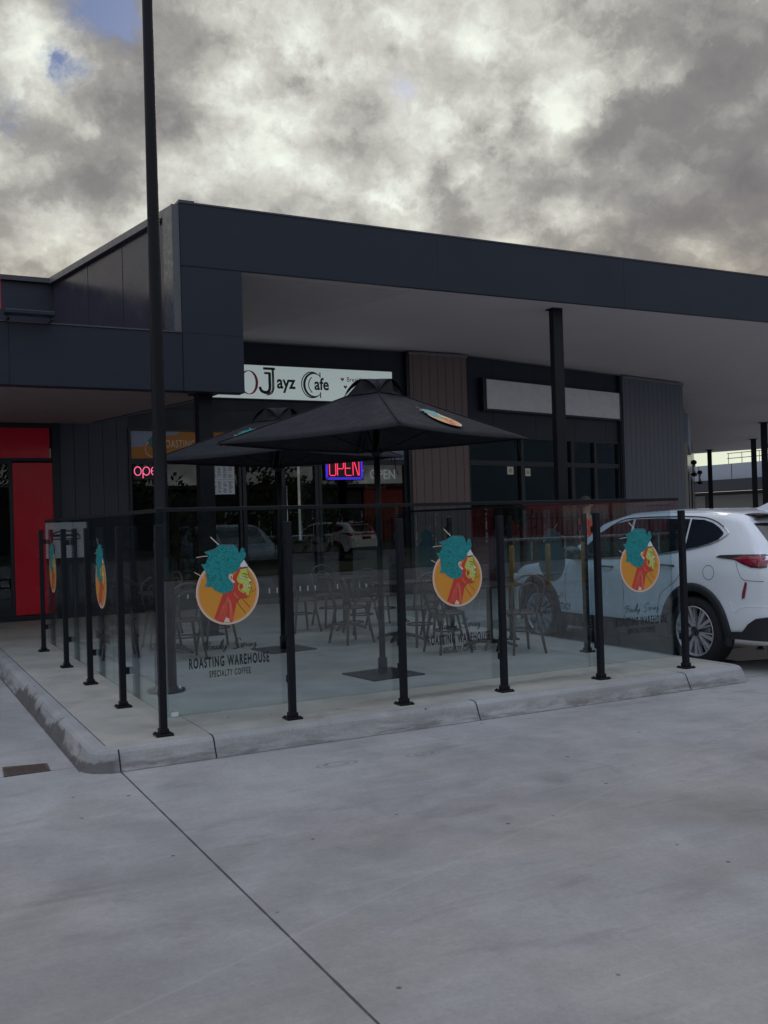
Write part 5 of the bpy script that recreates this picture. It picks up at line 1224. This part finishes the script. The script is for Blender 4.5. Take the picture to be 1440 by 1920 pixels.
# ------------------------------------------------------------------ person in orange by the column
def skinned(name, joints, edges, mat, parent, sub=2, root=0):
    me = bpy.data.meshes.new(name); me.from_pydata([j[0] for j in joints], edges, []); o = bpy.data.objects.new(name, me); COL.objects.link(o)
    md = o.modifiers.new('skin', 'SKIN'); md.use_smooth_shade = True; o.modifiers.new('sub', 'SUBSURF').levels = sub; o.modifiers['sub'].render_levels = sub
    for i, j in enumerate(joints):
        sv = me.skin_vertices[0].data[i]; r = j[1]; sv.radius = r if isinstance(r, tuple) else (r, r); sv.use_root = (i == root)
    bpy.context.view_layer.update()
    nm = bpy.data.meshes.new_from_object(o.evaluated_get(bpy.context.evaluated_depsgraph_get())); o.modifiers.clear(); o.data = nm
    nm.materials.clear(); nm.materials.append(mat)
    for p in nm.polygons: p.use_smooth = True
    o.parent = parent; return o
pp = thing('person', (8.44, 5.60, 0), 'person in an orange work top standing behind the car beside the square column', 'person')
J = [((0, 0, .93), (.15, .11)), ((0, 0, 1.10), (.13, .10)), ((0, .01, 1.30), (.16, .11)), ((0, .01, 1.42), (.14, .09)), ((0, 0, 1.50), .055), ((0, -.01, 1.58), .06), ((0, -.015, 1.66), .088), ((0, -.01, 1.73), .075),
     ((-.18, 0, 1.42), .055), ((-.24, -.02, 1.16), .042), ((-.22, -.14, .95), .032), ((-.20, -.22, .90), .036), ((.18, 0, 1.42), .055), ((.24, -.02, 1.16), .042), ((.20, -.16, .98), .032), ((.18, -.24, .94), .036),
     ((-.09, 0, .86), .09), ((-.10, -.02, .48), .06), ((-.10, .02, .08), .042), ((-.11, -.12, .045), .038), ((.09, 0, .86), .09), ((.10, -.02, .48), .06), ((.11, .02, .08), .042), ((.12, -.12, .045), .038)]
E_ = [(0, 1), (1, 2), (2, 3), (3, 4), (4, 5), (5, 6), (6, 7), (3, 8), (8, 9), (9, 10), (10, 11), (3, 12), (12, 13), (13, 14), (14, 15), (0, 16), (16, 17), (17, 18), (18, 19), (0, 20), (20, 21), (21, 22), (22, 23)]
skinned('body', J, E_, M_skin, pp)
g_ = lambda r, d=.016: tuple(x + d for x in r) if isinstance(r, tuple) else r + d
SJ = [(J[i][0], g_(J[i][1])) for i in (0, 1, 2, 3, 8, 9, 12, 13)] + [((-.225, -.12, .99), .046), ((.21, -.13, 1.02), .046)]
skinned('orange_top', SJ, [(0, 1), (1, 2), (2, 3), (3, 4), (4, 5), (5, 8), (3, 6), (6, 7), (7, 9)], M_orgshirt, pp)
TJ = [((0, 0, .96), (.16, .12))] + [(J[i][0], g_(J[i][1], .02)) for i in (16, 17, 18, 20, 21, 22)]
skinned('trousers', TJ, [(0, 1), (1, 2), (2, 3), (0, 4), (4, 5), (5, 6)], M_trous, pp)
hb = MB(); hb.lathe((0, .012, 1.68), (0, .25, 1), [(.085, -.06), (.101, .0), (.096, .06), (.06, .105), (.0001, .12)], 20); ho = hb.build('hair', M_hair, None); ho.parent = pp
for s_ in (-1, 1):
    e_ = MB(); e_.lathe((s_ * .035, -.098, 1.668), (0, -1, 0), [(.011, 0), (.007, .006), (.0001, .008)], 10); o = e_.build('eye', M_ink, None); o.parent = pp
e_ = MB(); e_.lathe((0, -.10, 1.635), (0, -1, -.3), [(.016, -.01), (.012, .012), (.0001, .018)], 8); o = e_.build('nose', M_skin, None); o.parent = pp
for s_ in (-1, 1):
    for k in range(5):
        b = MB(); x0_ = s_ * (.19 - .012 * k) * 1.0; hz = .90 if s_ < 0 else .94
        if k < 4: pts_ = [(s_ * (.225 - .017 * k), -.245, hz), (s_ * (.222 - .017 * k), -.285, hz - .012 - .002 * k), (s_ * (.218 - .016 * k), -.298, hz - .045 - .004 * (k % 2))]
        else: pts_ = [(s_ * .165, -.225, hz), (s_ * .148, -.25, hz - .01), (s_ * .15, -.272, hz - .03)]
        b.tube(pts_, .009, 6, r_end=.007); o = b.build('finger' if k < 4 else 'thumb', M_skin, None); o.parent = pp
pp.rotation_euler = (0, 0, R_(35))

# ------------------------------------------------------------------ far building at right
fb = thing('far_shop_building', (52, 50, 0), 'distant pale topped shop building with grey roller doors beyond the canopy', 'building')
def fbx(name, x0, x1, y0, y1, z0, z1, mat): return MB().box(x0, x1, y0, y1, z0, z1).build(name, mat, fb)
fbx('parapet', 50, 60, 10, 49, 3.65, 4.72, M_farw); fbx('awning_band', 49.4, 50.5, 10, 49, 2.85, 3.64, M_fardk); fbx('wall', 50.6, 60, 10, 49, -.1, 2.84, M_farbrown)
for (y0, y1) in ((38.9, 43.6), (44.0, 48.6), (29, 33), (23, 27)): fbx('roller_door', 50.5, 50.65, y0, y1, -.1, 2.6, M_fargrey)
jb = MB()
for y_ in (14, 20, 26, 32, 38, 41, 44): jb.box(49.985, 50.0, y_, y_ + .04, 3.66, 4.70)
build_split(jb, 'parapet_joint', M_fardk, fb)
rl = thing('roof_railing', (52, 40, 4.72), 'thin metal safety railing on the distant building roof', 'railing')
b = MB(); 
for z_ in (5.15, 5.5): b.tube([(51, 33, z_), (51, 42.3, z_)], .03, 6)
build_split(b, 'rail', M_flash, rl)
for y_ in (34, 35.5, 36.5, 38, 39.5, 41, 42.2): MB().tube([(51, y_, 4.72), (51, y_, 5.5)], .025, 6).build('baluster', M_flash, rl)

# ------------------------------------------------------------------ across the street, behind the camera: seen only as reflections
vg = MB(); vg.box(-80, 120, -60, -22, -.136, -.10); tag(vg.build('grass_verge', M_grass), kind='structure')
bol0 = thing('bollard', (11, -11.3, -.14), 'yellow bollard leftmost of three behind the viewer', 'bollard', 'yellow bollards across the driveway')
MB().lathe((11, -11.3, -.14), (0, 0, 1), [(.062, 0), (.062, .93), (.045, .98), (.0001, .99)], 20).build('post', M_yellowpost, bol0); MB().lathe((11, -11.3, -.14), (0, 0, 1), [(.13, 0), (.13, .012)], 20).build('base_plate', M_yellowpost, bol0)
for x_, l_ in ((12.02, 'yellow bollard in the middle of three behind the viewer'), (13.05, 'yellow bollard rightmost of three behind the viewer')):
    c = copy_tree(bol0); c.location = (x_, -11.3, -.14); c['label'] = l_
hr = thing('pipe_handrail', (13.5, -11.9, -.14), 'galvanised pipe handrail behind the yellow bollards', 'handrail')
b = MB(); b.tube([(10.9, -11.9, .95), (17.5, -11.9, .95)], .035); b.tube([(7.5, -11.9, .10), (17.5, -11.9, .10)], .03); build_split(b, 'rail', M_metalp, hr)
for k in range(7): MB().tube([(11 + k, -11.9, -.14), (11 + k, -11.9, .94)], .022, 8).build('post', M_metalp, hr)
rb = thing('red_building', (40, -44, 0), 'low red clad building across the street', 'building')
MB().box(32.5, 62, -50, -42, -.1, 4.2).build('red_wall', M_redbld, rb); MB().box(-40, 32.4, -50, -42.2, -.1, 4.0).build('extended_dark_wall', M_fardk, rb); MB().box(-40.5, 62.5, -50.5, -41.7, 4.2, 4.5).build('roof_edge', M_fardk, rb)  # dark wall stretched far left to darken the cafe window reflections
for x_ in (21, 24.5, 28):
    b = MB(); b.box(x_, x_ + .12, -42.19, -42.05, 0, 2.5); b.box(x_ + 2.6, x_ + 2.72, -42.19, -42.05, 0, 2.5); b.box(x_ + 1.3, x_ + 1.38, -42.19, -42.06, 0, 2.4); b.box(x_ + .12, x_ + 2.6, -42.19, -42.06, 2.3, 2.5)
    f_ = b.build('door_frame', M_white, rb); MB().box(x_ + .12, x_ + 2.6, -42.18, -42.13, 0, 2.3).build('door_pane', M_cglass, f_)
pf = thing('palisade_fence', (30, -38, 0), 'dark palisade fence in front of the red building', 'fence')
b = MB()
for k in range(96): x_ = 12 + k * .365; b.box(x_, x_ + .06, -38.02, -37.98, -.1, 1.7)
build_split(b, 'pale', M_black, pf); b = MB(); b.box(12, 47.2, -37.97, -37.93, .3, .36); b.box(12, 47.2, -37.97, -37.93, 1.35, 1.41); build_split(b, 'rail', M_black, pf)

wh = thing('unseen_added_store', (75, -25, -.14), 'long dark blue grey store, unseen, added to darken the window reflections', 'building')  # block added out of view to darken what the splayed windows reflect
MB().box(70, 90, -75, 48, -.14, 11).build('wall', pbr('added_store_cladding', (.11, .165, .21), .6, var=.1, scale=.3), wh); MB().box(69.8, 90.2, -75.2, 48.2, 11, 11.3).build('roof_edge', M_fardk, wh)
MB().box(69.9, 70, -40, -20, -.14, 3).build('shopfront', M_cglass, wh)
def leafmat():
    m, T, out = newmat('foliage'); c = T.node('ShaderNodeTexCoord').outputs['Object']
    col = T.mix(T.noise(c, .9, 3), (.018, .032, .010), (.06, .09, .03)); b = T.node('ShaderNodeBsdfPrincipled', inp={'Roughness': .8}); T.l.new(col, b.inputs['Base Color']); T.l.new(b.outputs[0], out.inputs[0]); return m
M_leaf = leafmat()
def tree(x, y, h, r, seed, label):
    rnd = random.Random(seed); t_ = thing('street_tree', (x, y, -.1), label, 'tree', 'trees across the street')
    b = MB(); b.tube([(x, y, -.1), (x + .1, y, h * .3), (x, y + .1, h * .55), (x + .05, y, h * .8)], .22, 10, r_end=.06)
    cl = []
    for k in range(16):
        a = rnd.uniform(0, 6.28); e = rnd.uniform(.1, 1); rr = r * rnd.uniform(.3, .85); c = Vector((x + rr * math.cos(a), y + rr * math.sin(a), h * (.12 + .78 * e))); cl.append((c, r * rnd.uniform(.3, .5)))
        b.tube([(x, y, h * rnd.uniform(.3, .55)), tuple((Vector((x, y, h * .5)) + c) / 2), tuple(c)], .07, 6, r_end=.02)
    b.build('trunk', M_bark, t_); lf = MB()
    for c, cr in cl:
        for k in range(110):
            d = Vector((rnd.gauss(0, 1), rnd.gauss(0, 1), rnd.gauss(0, .8))).normalized() * cr * rnd.uniform(.5, 1.05); p = c + d; n = Vector((rnd.gauss(0, 1), rnd.gauss(0, 1), rnd.gauss(0, 1))).normalized(); a = n.orthogonal().normalized() * rnd.uniform(.12, .24); b2 = n.cross(a) * .6
            lf.add([p - a, p - b2, p + a, p + b2], [(0, 1, 2, 3)])
    lf.build('crown', M_leaf, t_)
for i, (x, y, h, r, l_) in enumerate([(-14, -30, 8, 3.6, 'broad tree at the far left end of the row across the street'), (-5, -34, 9, 4, 'tall rounded tree, second in the row across the street'), (3.5, -31, 7.5, 3.4, 'shorter tree in the middle of the row across the street'), (11.5, -35, 9.5, 4.2, 'tallest tree of the row across the street'), (19, -33, 7, 3.4, 'small tree next to the dark end of the red building'), (8, -29, 5.5, 3.2, 'low bushy tree in front of the tallest one'), (11.5, -31, 5.5, 3.2, 'low bushy tree in front of the small tree'), (24, -34, 6, 3.2, 'low tree in front of the dark wall across the street')]): tree(x, y, h, r, 20 + i, l_)
